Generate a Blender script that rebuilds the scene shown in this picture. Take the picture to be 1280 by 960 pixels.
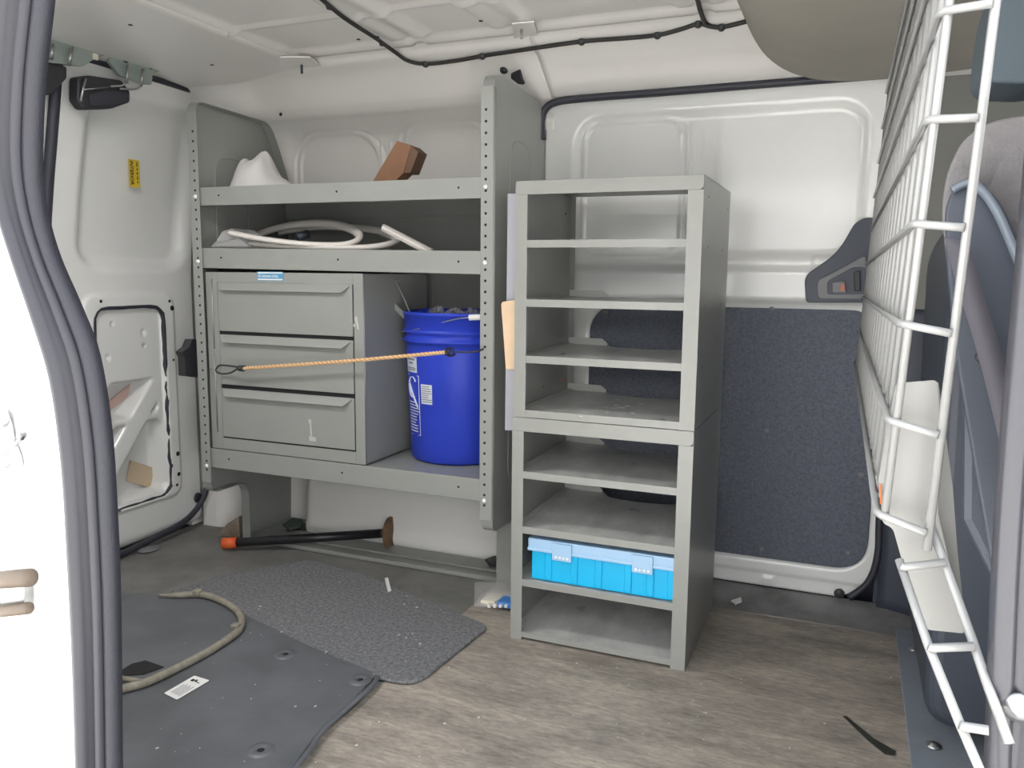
import bpy, bmesh, math, random
from mathutils import Matrix, Vector
from math import sin, cos, pi, sqrt, tan, atan2

# ---------------------------------------------------------------- clear
for o in list(bpy.data.objects):
    bpy.data.objects.remove(o)
scn = bpy.context.scene
COL = scn.collection

# ---------------------------------------------------------------- camera
YAW, PITCH, ROLL, FPX, CZ = -0.3934, -0.1361, 0.0093, 1015.8, 0.88
_cy, _sy, _cp, _sp = cos(YAW), sin(YAW), cos(PITCH), sin(PITCH)
FWD = Vector((_sy * _cp, _cy * _cp, _sp))
_rt = Vector((_cy, -_sy, 0))
_up = _rt.cross(FWD)
RT = _rt * cos(ROLL) + _up * sin(ROLL)
UP = _up * cos(ROLL) - _rt * sin(ROLL)
CAM = Vector((0, 0, CZ))
cd = bpy.data.cameras.new('camera')
cd.sensor_fit = 'HORIZONTAL'
cd.sensor_width = 36
cd.lens = 36 * FPX / 1280
cd.clip_start = 0.02
cam = bpy.data.objects.new('camera', cd)
COL.objects.link(cam)
cam.matrix_world = Matrix(((RT.x, UP.x, -FWD.x, CAM.x), (RT.y, UP.y, -FWD.y, CAM.y), (RT.z, UP.z, -FWD.z, CAM.z), (0, 0, 0, 1)))
scn.camera = cam

# ---------------------------------------------------------------- world, light, exposure
w = bpy.data.worlds.new('world')
scn.world = w
w.use_nodes = True
nt = w.node_tree
nt.nodes.clear()
wo = nt.nodes.new('ShaderNodeOutputWorld')
wb = nt.nodes.new('ShaderNodeBackground')
tc = nt.nodes.new('ShaderNodeTexCoord')
sx = nt.nodes.new('ShaderNodeSeparateXYZ')
cr = nt.nodes.new('ShaderNodeValToRGB')
cr.color_ramp.elements[0].position = 0.45
cr.color_ramp.elements[0].color = (0.98, 0.98, 0.98, 1)
cr.color_ramp.elements[1].position = 1.0
cr.color_ramp.elements[1].color = (0.80, 0.90, 1.0, 1)
nt.links.new(tc.outputs['Generated'], sx.inputs[0])
nt.links.new(sx.outputs['Z'], cr.inputs[0])
nt.links.new(cr.outputs[0], wb.inputs[0])
nt.links.new(wb.outputs[0], wo.inputs[0])
wb.inputs[1].default_value = 1.0
scn.view_settings.view_transform = 'Standard'
scn.view_settings.look = 'None'
scn.view_settings.gamma = 1
scn.view_settings.use_curve_mapping = False
scn.view_settings.exposure = 2.1

sd = bpy.data.lights.new('sun', 'SUN')
sd.energy = 9.0
sd.angle = 0.03
sd.color = (1, 0.98, 0.96)
so = bpy.data.objects.new('sun', sd)
COL.objects.link(so)
so.rotation_euler = Vector((-0.25, 0.42, 1.0)).to_track_quat('Z', 'Y').to_euler()
so.location = (0, -3, 6)

# ---------------------------------------------------------------- helpers
def at(px, py, ax, v):
    d = FWD + RT * ((px - 640) / FPX) - UP * ((py - 480) / FPX)
    i = 'XYZ'.index(ax)
    return CAM + d * ((v - CAM[i]) / d[i])

def at_plane(px, py, p0, n):
    d = FWD + RT * ((px - 640) / FPX) - UP * ((py - 480) / FPX)
    n = Vector(n)
    return CAM + d * ((Vector(p0) - CAM).dot(n) / d.dot(n))

def sm(a, b, x):
    if a == b: return 1.0 if x > a else 0.0
    t = max(0.0, min(1.0, (x - a) / (b - a)))
    return t * t * (3 - 2 * t)

def rr(x, z, x0, x1, z0, z1, r, wd):
    """1 inside a rounded rectangle, 0 outside, soft over wd"""
    qx = abs(x - (x0 + x1) / 2) - ((x1 - x0) / 2 - r)
    qz = abs(z - (z0 + z1) / 2) - ((z1 - z0) / 2 - r)
    d = sqrt(max(qx, 0) ** 2 + max(qz, 0) ** 2) + min(max(qx, qz), 0) - r
    return 1 - sm(-wd, 0, d)

class MB:
    def __init__(s):
        s.v = []; s.f = []; s.sm = []
    def add(s, vs, fs, smooth=False):
        n = len(s.v)
        s.v += [tuple(q) for q in vs]
        s.f += [tuple(n + i for i in f) for f in fs]
        s.sm += [smooth] * len(fs)
        return s
    def box(s, x0, x1, y0, y1, z0, z1):
        return s.add([(x0, y0, z0), (x1, y0, z0), (x1, y1, z0), (x0, y1, z0), (x0, y0, z1), (x1, y0, z1), (x1, y1, z1), (x0, y1, z1)],
                     [(0, 3, 2, 1), (4, 5, 6, 7), (0, 1, 5, 4), (1, 2, 6, 5), (2, 3, 7, 6), (3, 0, 4, 7)])
    def obox(s, c, ux, uy, uz):
        c = Vector(c); ux = Vector(ux); uy = Vector(uy); uz = Vector(uz)
        vs = [c + ux * a + uy * b + uz * d for d in (-1, 1) for a, b in ((-1, -1), (1, -1), (1, 1), (-1, 1))]
        return s.add(vs, [(0, 3, 2, 1), (4, 5, 6, 7), (0, 1, 5, 4), (1, 2, 6, 5), (2, 3, 7, 6), (3, 0, 4, 7)])
    def prism(s, pts, off):
        off = Vector(off); n = len(pts)
        a = [Vector(p) for p in pts]; b = [p + off for p in a]
        return s.add(a + b, [tuple(range(n - 1, -1, -1)), tuple(range(n, 2 * n))] + [(i, (i + 1) % n, n + (i + 1) % n, n + i) for i in range(n)])
    def tube(s, pts, r, n=8, caps=True, closed=False, flat=1.0):
        P = [Vector(p) for p in pts]; m = len(P)
        R = r if isinstance(r, (list, tuple)) else [r] * m
        vs = []; prev = None
        for i in range(m):
            if closed: t = P[(i + 1) % m] - P[i - 1]
            else: t = P[min(i + 1, m - 1)] - P[max(i - 1, 0)]
            t.normalize()
            if prev is None:
                ref = Vector((0, 0, 1)) if abs(t.z) < .9 else Vector((1, 0, 0))
                a = t.cross(ref).normalized()
            else:
                a = (prev - t * prev.dot(t)).normalized()
            prev = a
            b = t.cross(a)
            for k in range(n):
                an = 2 * pi * k / n
                vs.append(P[i] + (a * cos(an) + b * sin(an) * flat) * R[i])
        fs = []
        for i in range(m if closed else m - 1):
            j = (i + 1) % m
            for k in range(n):
                l = (k + 1) % n
                fs.append((i * n + k, i * n + l, j * n + l, j * n + k))
        if caps and not closed:
            fs.append(tuple(range(n - 1, -1, -1))); fs.append(tuple((m - 1) * n + k for k in range(n)))
        return s.add(vs, fs, True)
    def lathe(s, prof, c, ax=(0, 0, 1), n=48):
        ax = Vector(ax).normalized(); c = Vector(c)
        ref = Vector((1, 0, 0)) if abs(ax.x) < .9 else Vector((0, 1, 0))
        a = ax.cross(ref).normalized(); b = ax.cross(a)
        vs = []
        for r, h in prof:
            for k in range(n):
                an = 2 * pi * k / n
                vs.append(c + ax * h + (a * cos(an) + b * sin(an)) * r)
        fs = []
        for i in range(len(prof) - 1):
            for k in range(n):
                l = (k + 1) % n
                fs.append((i * n + k, i * n + l, (i + 1) * n + l, (i + 1) * n + k))
        return s.add(vs, fs, True)
    def grid(s, nu, nv, fn):
        vs = [fn(i / nu, j / nv) for j in range(nv + 1) for i in range(nu + 1)]
        fs = [(j * (nu + 1) + i, j * (nu + 1) + i + 1, (j + 1) * (nu + 1) + i + 1, (j + 1) * (nu + 1) + i) for j in range(nv) for i in range(nu)]
        return s.add(vs, fs, True)
    def build(s, name, m, parent=None, bevel=0, seg=2, smooth=None, solid=0, kind=None):
        me = bpy.data.meshes.new(name)
        me.from_pydata(s.v, [], s.f)
        me.polygons.foreach_set('use_smooth', [bool(q) if smooth is None else smooth for q in s.sm])
        me.materials.append(m)
        bm = bmesh.new(); bm.from_mesh(me)
        bmesh.ops.recalc_face_normals(bm, faces=bm.faces)
        bm.to_mesh(me); bm.free()
        o = bpy.data.objects.new(name, me)
        COL.objects.link(o)
        if solid:
            md = o.modifiers.new('solid', 'SOLIDIFY'); md.thickness = solid; md.offset = 0
        if bevel:
            md = o.modifiers.new('bevel', 'BEVEL'); md.width = bevel; md.segments = seg; md.limit_method = 'ANGLE'; md.angle_limit = math.radians(40)
        if parent:
            o.parent = parent
            if parent.parent is None: o.matrix_parent_inverse = Matrix.Translation(-parent.location)
        if kind: o['kind'] = kind
        return o

def tag(o, label, cat, group=None, kind=None):
    o['label'] = label; o['category'] = cat
    if group: o['group'] = group
    if kind: o['kind'] = kind
    return o

def thing(name, loc, label, cat, group=None):
    o = bpy.data.objects.new(name, None)
    o.empty_display_size = .05
    o.location = loc
    COL.objects.link(o)
    return tag(o, label, cat, group)

def text_mesh(name, body, size, m, parent, origin, ux, uy, align='LEFT', bold=0.0):
    cu = bpy.data.curves.new(name, 'FONT')
    cu.body = body; cu.size = size; cu.align_x = align; cu.resolution_u = 2; cu.offset = bold; cu.extrude = 0.0002
    o = bpy.data.objects.new(name, cu)
    COL.objects.link(o)
    dg = bpy.context.evaluated_depsgraph_get()
    me = bpy.data.meshes.new_from_object(o.evaluated_get(dg))
    bpy.data.objects.remove(o)
    ux = Vector(ux).normalized(); uy = Vector(uy).normalized(); uz = ux.cross(uy)
    M = Matrix(((ux.x, uy.x, uz.x, origin[0]), (ux.y, uy.y, uz.y, origin[1]), (ux.z, uy.z, uz.z, origin[2]), (0, 0, 0, 1)))
    me.transform(M)
    me.materials.clear(); me.materials.append(m)
    o = bpy.data.objects.new(name, me)
    COL.objects.link(o)
    if parent:
        o.parent = parent
        if parent.parent is None: o.matrix_parent_inverse = Matrix.Translation(-parent.location)
    return o

def spline(pts, n=8):
    P = [Vector(p) for p in pts]
    out = []
    for i in range(len(P) - 1):
        p0 = P[max(i - 1, 0)]; p1 = P[i]; p2 = P[i + 1]; p3 = P[min(i + 2, len(P) - 1)]
        for k in range(n):
            t = k / n
            out.append(.5 * ((2 * p1) + (p2 - p0) * t + (2 * p0 - 5 * p1 + 4 * p2 - p3) * t * t + (3 * p1 - p0 - 3 * p2 + p3) * t ** 3))
    out.append(P[-1])
    return out

def rpoly(pts, r, n=5):
    """round the corners of a closed polygon"""
    P = [Vector(p) for p in pts]; out = []; m = len(P)
    R = r if isinstance(r, (list, tuple)) else [r] * m
    for i in range(m):
        a, b, c = P[i - 1], P[i], P[(i + 1) % m]
        if R[i] <= 0: out.append(b); continue
        u = (a - b); v = (c - b)
        q = min(R[i], u.length * .49, v.length * .49)
        A = b + u.normalized() * q; B = b + v.normalized() * q
        for k in range(n + 1):
            t = k / n
            out.append(A * (1 - t) ** 2 + b * 2 * t * (1 - t) + B * t * t)
    return out

# ---------------------------------------------------------------- materials
def mat(name, col, rough=.5, metal=0, var=0, vscale=8, bump=0, bscale=200, col2=None, spec=None, alpha=None, trans=0, stretch=None, rvar=0, coat=0):
    m = bpy.data.materials.new(name)
    m.use_nodes = True
    n = m.node_tree; b = n.nodes['Principled BSDF']
    b.inputs['Base Color'].default_value = (*col, 1)
    b.inputs['Roughness'].default_value = rough
    b.inputs['Metallic'].default_value = metal
    if spec is not None: b.inputs['Specular IOR Level'].default_value = spec
    if trans: b.inputs['Transmission Weight'].default_value = trans
    if alpha is not None: b.inputs['Alpha'].default_value = alpha
    if coat: b.inputs['Coat Weight'].default_value = coat; b.inputs['Coat Roughness'].default_value = .1
    t = n.nodes.new('ShaderNodeTexCoord')
    src = t.outputs['Object']
    if stretch:
        mp = n.nodes.new('ShaderNodeMapping'); mp.inputs['Scale'].default_value = stretch
        n.links.new(src, mp.inputs[0]); src = mp.outputs[0]
    if var or col2:
        x = n.nodes.new('ShaderNodeTexNoise'); x.inputs['Scale'].default_value = vscale; x.inputs['Detail'].default_value = 8; x.inputs['Roughness'].default_value = .65
        n.links.new(src, x.inputs['Vector'])
        r = n.nodes.new('ShaderNodeValToRGB')
        c2 = col2 or tuple(c * (1 - var) for c in col)
        r.color_ramp.elements[0].position = .35; r.color_ramp.elements[0].color = (*c2, 1)
        r.color_ramp.elements[1].position = .65; r.color_ramp.elements[1].color = (*col, 1)
        n.links.new(x.outputs[0], r.inputs[0]); n.links.new(r.outputs[0], b.inputs['Base Color'])
        if rvar:
            mr = n.nodes.new('ShaderNodeMapRange')
            mr.inputs['To Min'].default_value = rough - rvar; mr.inputs['To Max'].default_value = rough + rvar
            n.links.new(x.outputs[0], mr.inputs[0]); n.links.new(mr.outputs[0], b.inputs['Roughness'])
    if bump:
        y = n.nodes.new('ShaderNodeTexNoise'); y.inputs['Scale'].default_value = bscale; y.inputs['Detail'].default_value = 3
        n.links.new(src, y.inputs['Vector'])
        bp = n.nodes.new('ShaderNodeBump'); bp.inputs['Strength'].default_value = bump; bp.inputs['Distance'].default_value = .002
        n.links.new(y.outputs[0], bp.inputs['Height']); n.links.new(bp.outputs[0], b.inputs['Normal'])
    return m

M = {}
M['white'] = mat('white_paint', (.82, .80, .77), .28, var=.03, vscale=3, coat=.3)
M['white2'] = mat('white_paint_bright', (.80, .79, .76), .3)
M['doorwhite'] = mat('door_white', (.78, .785, .765), .25, var=.03, vscale=4, coat=.4)
M['lowwhite'] = mat('door_low_white', (.80, .82, .87), .25, coat=.3)
M['gshelf'] = mat('grey_shelf_paint', (.30, .31, .29), .38, var=.06, vscale=6, bump=.05, bscale=400)
M['gshelf2'] = mat('grey_unit_paint', (.30, .305, .285), .34, var=.07, vscale=8, bump=.04, bscale=400)
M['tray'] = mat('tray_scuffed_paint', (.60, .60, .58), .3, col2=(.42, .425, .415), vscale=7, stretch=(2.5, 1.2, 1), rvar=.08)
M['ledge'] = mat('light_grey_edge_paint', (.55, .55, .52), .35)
M['black'] = mat('black_plastic', (.03, .031, .036), .5)
M['rubber'] = mat('seal_rubber', (.035, .037, .05), .5)
M['sealgrey'] = mat('weatherstrip_rubber', (.021, .021, .029), .42, bump=.15, bscale=60)
M['seallip'] = mat('weatherstrip_lip', (.016, .016, .024), .6, bump=.3, bscale=400)
M['seallight'] = mat('weatherstrip_light', (.045, .045, .054), .32)
M['hole'] = mat('dark_hole', (.012, .012, .014), .8)
M['carpet'] = mat('charcoal_felt', (.15, .165, .20), .95, col2=(.095, .105, .13), vscale=160, bump=1, bscale=420)
M['mat_carpet'] = mat('carpet_mat', (.24, .24, .25), .95, col2=(.10, .105, .11), vscale=120, bump=1, bscale=350)
M['steel'] = mat('zinc_steel', (.45, .46, .46), .35, metal=.9)
M['brightzinc'] = mat('bright_zinc', (.85, .85, .84), .3, metal=.3)
M['zincgreen'] = mat('zinc_green', (.40, .47, .44), .38, metal=.6)
M['wire'] = mat('white_wire_coat', (.25, .25, .245), .3, coat=.3)
M['plate'] = mat('cream_plate', (.22, .217, .205), .4)
M['bucket'] = mat('blue_plastic', (.03, .06, .52), .42, var=.1, vscale=5, spec=.25)
M['cyan'] = mat('cyan_plastic', (.005, .46, .80), .4)
M['lid'] = mat('frosted_lid', (.36, .55, .76), .3, spec=.6)
M['kraft'] = mat('kraft_card', (.30, .155, .09), .8, var=.1, vscale=20)
M['kraftd'] = mat('kraft_card_side', (.17, .10, .065), .8)
M['tan'] = mat('tan_board', (.68, .50, .34), .8, var=.06, vscale=10)
M['cloth'] = mat('white_cloth', (.76, .74, .73), .9, bump=.3, bscale=80)
M['trimw'] = mat('white_vinyl', (.74, .70, .66), .5, var=.05, vscale=30)
M['hosetan'] = mat('dusty_hose', (.32, .295, .235), .7, var=.35, vscale=40)
M['cord'] = mat('tan_cord', (.62, .36, .17), .8)
M['cordl'] = mat('tan_cord_thread', (.80, .62, .40), .8)
M['pipe'] = mat('black_pipe', (.022, .023, .028), .35, var=.5, vscale=20)
M['rust'] = mat('rusty_flange', (.22, .13, .075), .75, var=.4, vscale=40)
M['orange'] = mat('orange_cap', (.75, .12, .03), .5)
M['yellow'] = mat('yellow_sticker', (.70, .50, .04), .5)
M['ink'] = mat('black_ink', (.02, .02, .02), .6)
M['inkgrey'] = mat('grey_ink', (.22, .22, .22), .6)
M['blue'] = mat('blue_sticker', (.10, .34, .56), .4)
M['paper'] = mat('white_paper', (.80, .80, .78), .6)
M['label'] = mat('label_white', (.62, .66, .74), .5)
M['cable'] = mat('cable_loom', (.028, .026, .026), .6)
M['headliner'] = mat('headliner', (.33, .31, .27), .95, bump=.3, bscale=300, var=.08, vscale=4)
M['dkplastic'] = mat('dark_grey_plastic', (.045, .054, .074), .5, bump=.1, bscale=300)
M['mdplastic'] = mat('mid_grey_plastic', (.17, .17, .185), .5)
M['pillar'] = mat('grey_pillar_trim', (.20, .20, .185), .6)
M['fabric'] = mat('grey_seat_fabric', (.21, .20, .205), .95, bump=.5, bscale=350, var=.15, vscale=60)
M['belt'] = mat('belt_web', (.085, .08, .095), .8)
M['strip'] = mat('grey_floor_strip', (.24, .27, .31), .5, var=.12, vscale=20)
M['kick'] = mat('kick_rubber', (.26, .255, .255), .6, var=.5, vscale=7)
M['ziploc'] = mat('clear_film', (.75, .74, .74), .15, alpha=.35)
M['cream'] = mat('cream_plastic', (.75, .72, .58), .5)
M['bluebit'] = mat('blue_plastic_bit', (.06, .22, .60), .5)
M['rusty2'] = mat('brown_metal', (.13, .10, .075), .5, metal=.2)
M['ground'] = mat('concrete_ground', (.42, .41, .39), .9, var=.15, vscale=2)
M['rmat'] = mat('rubber_mat', (.14, .145, .16), .42, col2=(.09, .097, .105), vscale=5, bump=.3, bscale=25, rvar=.1)
M['vanout'] = mat('van_paint', (.62, .61, .60), .3, coat=.5)

def floor_mat():
    m = bpy.data.materials.new('worn_plywood'); m.use_nodes = True
    n = m.node_tree; b = n.nodes['Principled BSDF']; L = n.links.new
    t = n.nodes.new('ShaderNodeTexCoord')
    mp = n.nodes.new('ShaderNodeMapping'); mp.inputs['Scale'].default_value = (2.2, 8, 1); mp.inputs['Rotation'].default_value = (0, 0, .1)
    L(t.outputs['Object'], mp.inputs[0])
    a = n.nodes.new('ShaderNodeTexNoise'); a.inputs['Scale'].default_value = 1.6; a.inputs['Detail'].default_value = 10; a.inputs['Roughness'].default_value = .7; a.inputs['Distortion'].default_value = .4
    L(mp.outputs[0], a.inputs['Vector'])
    r = n.nodes.new('ShaderNodeValToRGB'); e = r.color_ramp.elements
    e[0].position = .28; e[0].color = (.17, .155, .14, 1)
    e[1].position = .78; e[1].color = (.66, .56, .46, 1)
    k = e.new(.46); k.color = (.31, .28, .25, 1)
    k = e.new(.60); k.color = (.40, .36, .315, 1)
    L(a.outputs[0], r.inputs[0])
    g = n.nodes.new('ShaderNodeTexNoise'); g.inputs['Scale'].default_value = 14; g.inputs['Detail'].default_value = 8; g.inputs['Roughness'].default_value = .75
    L(mp.outputs[0], g.inputs['Vector'])
    r2 = n.nodes.new('ShaderNodeValToRGB'); e = r2.color_ramp.elements
    e[0].position = .33; e[0].color = (.6, .6, .6, 1); e[1].position = .72; e[1].color = (1.35, 1.3, 1.22, 1)
    L(g.outputs[0], r2.inputs[0])
    mx = n.nodes.new('ShaderNodeMix'); mx.data_type = 'RGBA'; mx.blend_type = 'MULTIPLY'; mx.inputs[0].default_value = 1
    L(r.outputs[0], mx.inputs[6]); L(r2.outputs[0], mx.inputs[7])
    # worn patches of bare wood
    s = n.nodes.new('ShaderNodeTexNoise'); s.inputs['Scale'].default_value = 3.3; s.inputs['Detail'].default_value = 6
    L(t.outputs['Object'], s.inputs['Vector'])
    r3 = n.nodes.new('ShaderNodeValToRGB'); e = r3.color_ramp.elements
    e[0].position = .64; e[0].color = (0, 0, 0, 1); e[1].position = .74; e[1].color = (.7, .7, .7, 1)
    L(s.outputs[0], r3.inputs[0])
    m2 = n.nodes.new('ShaderNodeMix'); m2.data_type = 'RGBA'
    L(r3.outputs[0], m2.inputs[0]); L(mx.outputs[2], m2.inputs[6]); m2.inputs[7].default_value = (.58, .47, .37, 1)
    L(m2.outputs[2], b.inputs['Base Color'])
    b.inputs['Roughness'].default_value = .62
    bp = n.nodes.new('ShaderNodeBump'); bp.inputs['Strength'].default_value = .35; bp.inputs['Distance'].default_value = .003
    L(g.outputs[0], bp.inputs['Height']); L(bp.outputs[0], b.inputs['Normal'])
    return m
M['plywood'] = floor_mat()

# ================================================================ STRUCTURE
YD = 0.66       # plane of the side door opening
def K(o, k='structure'):
    o['kind'] = k
    return o

K(MB().box(-8, 8, -8, 9, -.62, -.60).build('ground', M['ground']))
# floor
K(MB().box(-.885, .15, YD, 2.12, -.03, 0).build('floor', M['plywood']))
fr = MB().box(-2.08, -.885, .74, 2.36, -.03, -.004)
K(fr.build('floor', mat('rear_floor_rubber', (.21, .205, .19), .6, col2=(.13, .13, .125), vscale=7, bump=.3, bscale=60)))
# metal strip at the edge of the cab
st = MB().box(.15, .30, YD, 2.2, -.03, .004).build('floor', M['strip'], bevel=.002); K(st)
for px, py in ((1142, 811), (1167, 932)):
    q = at(px, py, 'Z', .006)
    b = MB().lathe([(0, .006), (.006, .006), (.008, .003), (.014, .001), (.014, 0)], q, n=14).build('screw', M['steel'], st)
# kick strip along the sliding door
ks = MB().grid(60, 6, lambda u, v: (-.83 + 1.25 * u, 2.12 + .16 * v, .002 + .016 * v ** 1.6 + .05 * sm(.98, 1.0, u) * 0))
ks.box(-.83, .42, 2.115, 2.28, -.03, -.001)
K(ks.build('trim_1', M['kick']))
# cab floor
K(MB().box(.30, 1.6, .74, 2.3, -.05, -.005).build('floor', M['dkplastic']))

# ---- driver-side wall with roof rail
RAIL = [(2.20, 1.362), (2.175, 1.375), (2.16, 1.385), (2.12, 1.418), (2.08, 1.445), (2.035, 1.464), (2.02, 1.476), (1.99, 1.488)]
QP = [(2.29, -.02), (2.31, .4), (2.32, .8), (2.325, 1.0), (2.325, 1.20), (2.315, 1.29), (2.285, 1.33), (2.24, 1.352)] + RAIL
def prof_fn(P):
    L = [0]
    for a, b in zip(P, P[1:]): L.append(L[-1] + math.dist(a, b))
    def f(t):
        s = t * L[-1]
        for i in range(len(P) - 1):
            if s <= L[i + 1] + 1e-9:
                k = (s - L[i]) / (L[i + 1] - L[i])
                # smooth through Catmull-Rom
                p0 = P[max(i - 1, 0)]; p1 = P[i]; p2 = P[i + 1]; p3 = P[min(i + 2, len(P) - 1)]
                c = lambda a, b, c_, d: .5 * (2 * b + (c_ - a) * k + (2 * a - 5 * b + 4 * c_ - d) * k * k + (3 * b - a - 3 * c_ + d) * k ** 3)
                return c(p0[0], p1[0], p2[0], p3[0]), c(p0[1], p1[1], p2[1], p3[1])
        return P[-1]
    return f
qf = prof_fn(QP)
def quarter(u, v):
    x = -2.05 + (2.05 - .80) * u
    y, z = qf(v)
    # pressed panels
    d = .006 * rr(x, z, -1.745, -1.435, .5, 1.325, .10, .007)
    d += .006 * rr(x, z, -1.375, -1.06, .5, 1.33, .06, .007)
    d -= .008 * rr(x, z, -1.428, -1.418, .5, 1.29, .005, .005) + .008 * rr(x, z, -1.392, -1.382, .5, 1.29, .005, .005)
    for a, b, c_, r in ((-1.765, -1.40, 1.335, .11), (-1.345, -1.03, 1.338, .06)):
        g = rr(x, z, a, b, .4, c_, r, .004) - rr(x, z, a + .009, b - .009, .4, c_ - .009, r - .008, .004)
        d += .005 * g
    # pillar between quarter panel and sliding door
    d -= .10 * sm(-1.02, -.90, x) * (1 - sm(1.30, 1.37, z))
    # rear pillar turns inwards
    k = sm(-1.74, -2.0, x)
    d -= .125 * k * (1 - sm(1.3, 1.44, z)) + .035 * k
    d += .03 * sm(1.0, 1.2, z) * 0
    return (x, y + d, z - .012 * k)
K(MB().grid(330, 260, quarter).build('wall_left', M['white'], solid=.003))
# rail over the sliding door
rf = prof_fn([(2.245, 1.35)] + RAIL)
def rail(u, v):
    x = -.80 + 2.3 * u
    y, z = rf(v)
    y += .006 * rr(x, z, -.74, .6, 1.392, 1.425, .01, .008)
    return (x, y, z)
K(MB().grid(120, 26, rail).build('wall_left', M['white'], solid=.003))

# wheel arch
WA = [(2.19, .0), (2.185, .03), (2.195, .06), (2.197, .14), (2.215, .20), (2.26, .255), (2.34, .275)]
wf = prof_fn(WA)
def arch(u, v):
    x = -1.70 + (1.70 - .86) * u
    y, z = wf(v)
    e = 1 - (1 - sm(0, .07, u)) ** 2
    y = y + (1 - e) * .10
    z = z * (.82 + .18 * e)
    return (x, y, z)
wa = K(MB().grid(60, 30, arch).build('wall_left', M['white2'], solid=.003))

# ---- sliding door
def door(u, v):
    x = -.825 + (.825 + .098) * u
    z = .022 + 1.333 * v
    y = 2.27 - .01 * sm(.1, .8, z)
    y -= .03 * sm(.80, .822, z) - .0 * sm(.85, .9, z)
    y -= .012 * sm(.885, .91, z)
    y += .016 * rr(x, z, -.748, .024, .915, 1.315, .085, .03)
    y -= .008 * rr(x, z, -.72, -.43, .93, 1.295, .05, .006) - .008 * rr(x, z, -.714, -.436, .936, 1.289, .045, .006)
    y -= .010 * (rr(x, z, -.425, -.413, .95, 1.28, .005, .005) + rr(x, z, -.352, -.340, .95, 1.28, .005, .005)) + .004 * rr(x, z, -.384, -.376, .93, 1.265, .004, .004)
    y -= .006 * rr(x, z, -.10, -.03, .90, .93, .01, .006)
    y += .012 * rr(x, z, -.703, .085, .095, .80, .09, .012)     # recess for the felt
    y += .012 * rr(x, z, -1.2, -.742, .095, .80, .09, .012)
    y += .008 * (1 - sm(.058, .066, z)) - .004 * rr(x, z, -.19, -.15, .03, .055, .004, .004)
    # rounded front lower corner
    cx, cz = -.02, .13
    if x > cx and z < cz:
        dd = math.hypot(x - cx, z - cz)
        if dd > .112: x = cx + (x - cx) * .112 / dd; z = cz + (z - cz) * .112 / dd
    return (x, y, z)
dr = K(MB().grid(150, 210, door).build('door_1', M['doorwhite'], solid=.003))
def yz(px, py, y): return at(px, py, 'Y', y)
cp = [(-.655, .10), (.0, .10), (.083, .10), (.083, .79), (-.59, .79), (-.685, .79), (-.685, .10)]
pts = rpoly([(-.698, 2.272, .105), (.078, 2.272, .105), (.078, 2.272, .795), (-.698, 2.272, .795)], [.05, .085, .01, .085], 8)
cpn = MB().prism(pts, (0, -.008, 0)).build('felt_panel', M['carpet'], dr, bevel=.003)
cpn['label'] = 'charcoal felt panel'
pts = rpoly([(-.822, 2.272, .105), (-.746, 2.272, .105), (-.746, 2.272, .795), (-.822, 2.272, .795)], [0, .06, .06, 0], 8)
MB().prism(pts, (0, -.008, 0)).build('felt_panel', M['carpet'], dr, bevel=.003)
for px, py in ((965, 385), (958, 538), (1076, 594), (952, 687), (1061, 692), (757, 390), (745, 478)):
    q = at(px, py, 'Y', 2.264)
    MB().lathe([(0, .004), (.004, .0035), (.0075, 0)], q, (0, -1, 0), 14).build('fastener', M['mdplastic'], cpn)
q = at(1049, 742, 'Y', 2.268)
MB().lathe([(0, .004), (.011, .004), (.0135, 0)], q, (0, -1, 0), 20).build('plug', M['black'], dr)
# seal over the door
pl = [at(px, py, 'Y', 2.195) for px, py in ((678, 175), (677, 150), (682, 136), (695, 128), (725, 123.5), (820, 116), (920, 108), (1010, 101), (1060, 97), (1120, 92))]
K(MB().tube(spline(pl, 5), .0125, 10, flat=.8).build('trim_2', M['rubber']))
# lower front rounded seal of door
pl = [(.10, 2.262, .8), (.10, 2.262, .3), (.103, 2.26, .16), (.085, 2.26, .08), (.04, 2.258, .03)]
K(MB().tube(spline(pl, 6), .009, 8).build('trim_3', M['rubber']))

# inner door handle bezel
hb = thing('door_handle_bezel', (-.03, 2.24, .81), 'dark grey plastic handle bezel at the front edge of the sliding door', 'door handle')
def poly(px, y): return [at(a, b, 'Y', y) for a, b in px]
o1 = rpoly(poly([(1008, 378), (1006, 345), (1048, 316), (1068, 280), (1080, 273), (1096, 273), (1092, 378)], 2.235), [.01, .02, .06, .03, .01, .004, .004], 5)
MB().prism(o1, (0, -.03, 0)).build('housing', M['dkplastic'], hb, bevel=.008, seg=3)
o2 = rpoly(poly([(1022, 374), (1021, 350), (1050, 336), (1082, 318), (1086, 374)], 2.203), .012, 5)
MB().prism(o2, (0, -.006, 0)).build('face_panel', M['mdplastic'], hb, bevel=.003)
o3 = rpoly(poly([(1034, 368), (1034, 352), (1066, 334), (1082, 334), (1082, 368)], 2.196), .008, 5)
MB().prism(o3, (0, -.002, 0)).build('recess', M['dkplastic'], hb, bevel=.001)
o4 = rpoly(poly([(1040, 366), (1040, 353), (1056, 351), (1058, 366)], 2.192), .004, 4)
lk = MB().prism(o4, (0, -.006, 0)).build('lock_lever', M['mdplastic'], hb, bevel=.002)
o5 = poly([(1050, 364), (1051, 355), (1056, 354), (1056, 364)], 2.184)
MB().prism(o5, (0, -.002, 0)).build('lock_mark', mat('faded_red', (.45, .16, .11), .6), lk)['label'] = 'faded red lock mark'
o6 = rpoly(poly([(1068, 364), (1067, 340), (1075, 338), (1076, 364)], 2.192), .004, 4)
MB().prism(o6, (0, -.008, 0)).build('pull_handle', M['black'], hb, bevel=.003)

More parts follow.
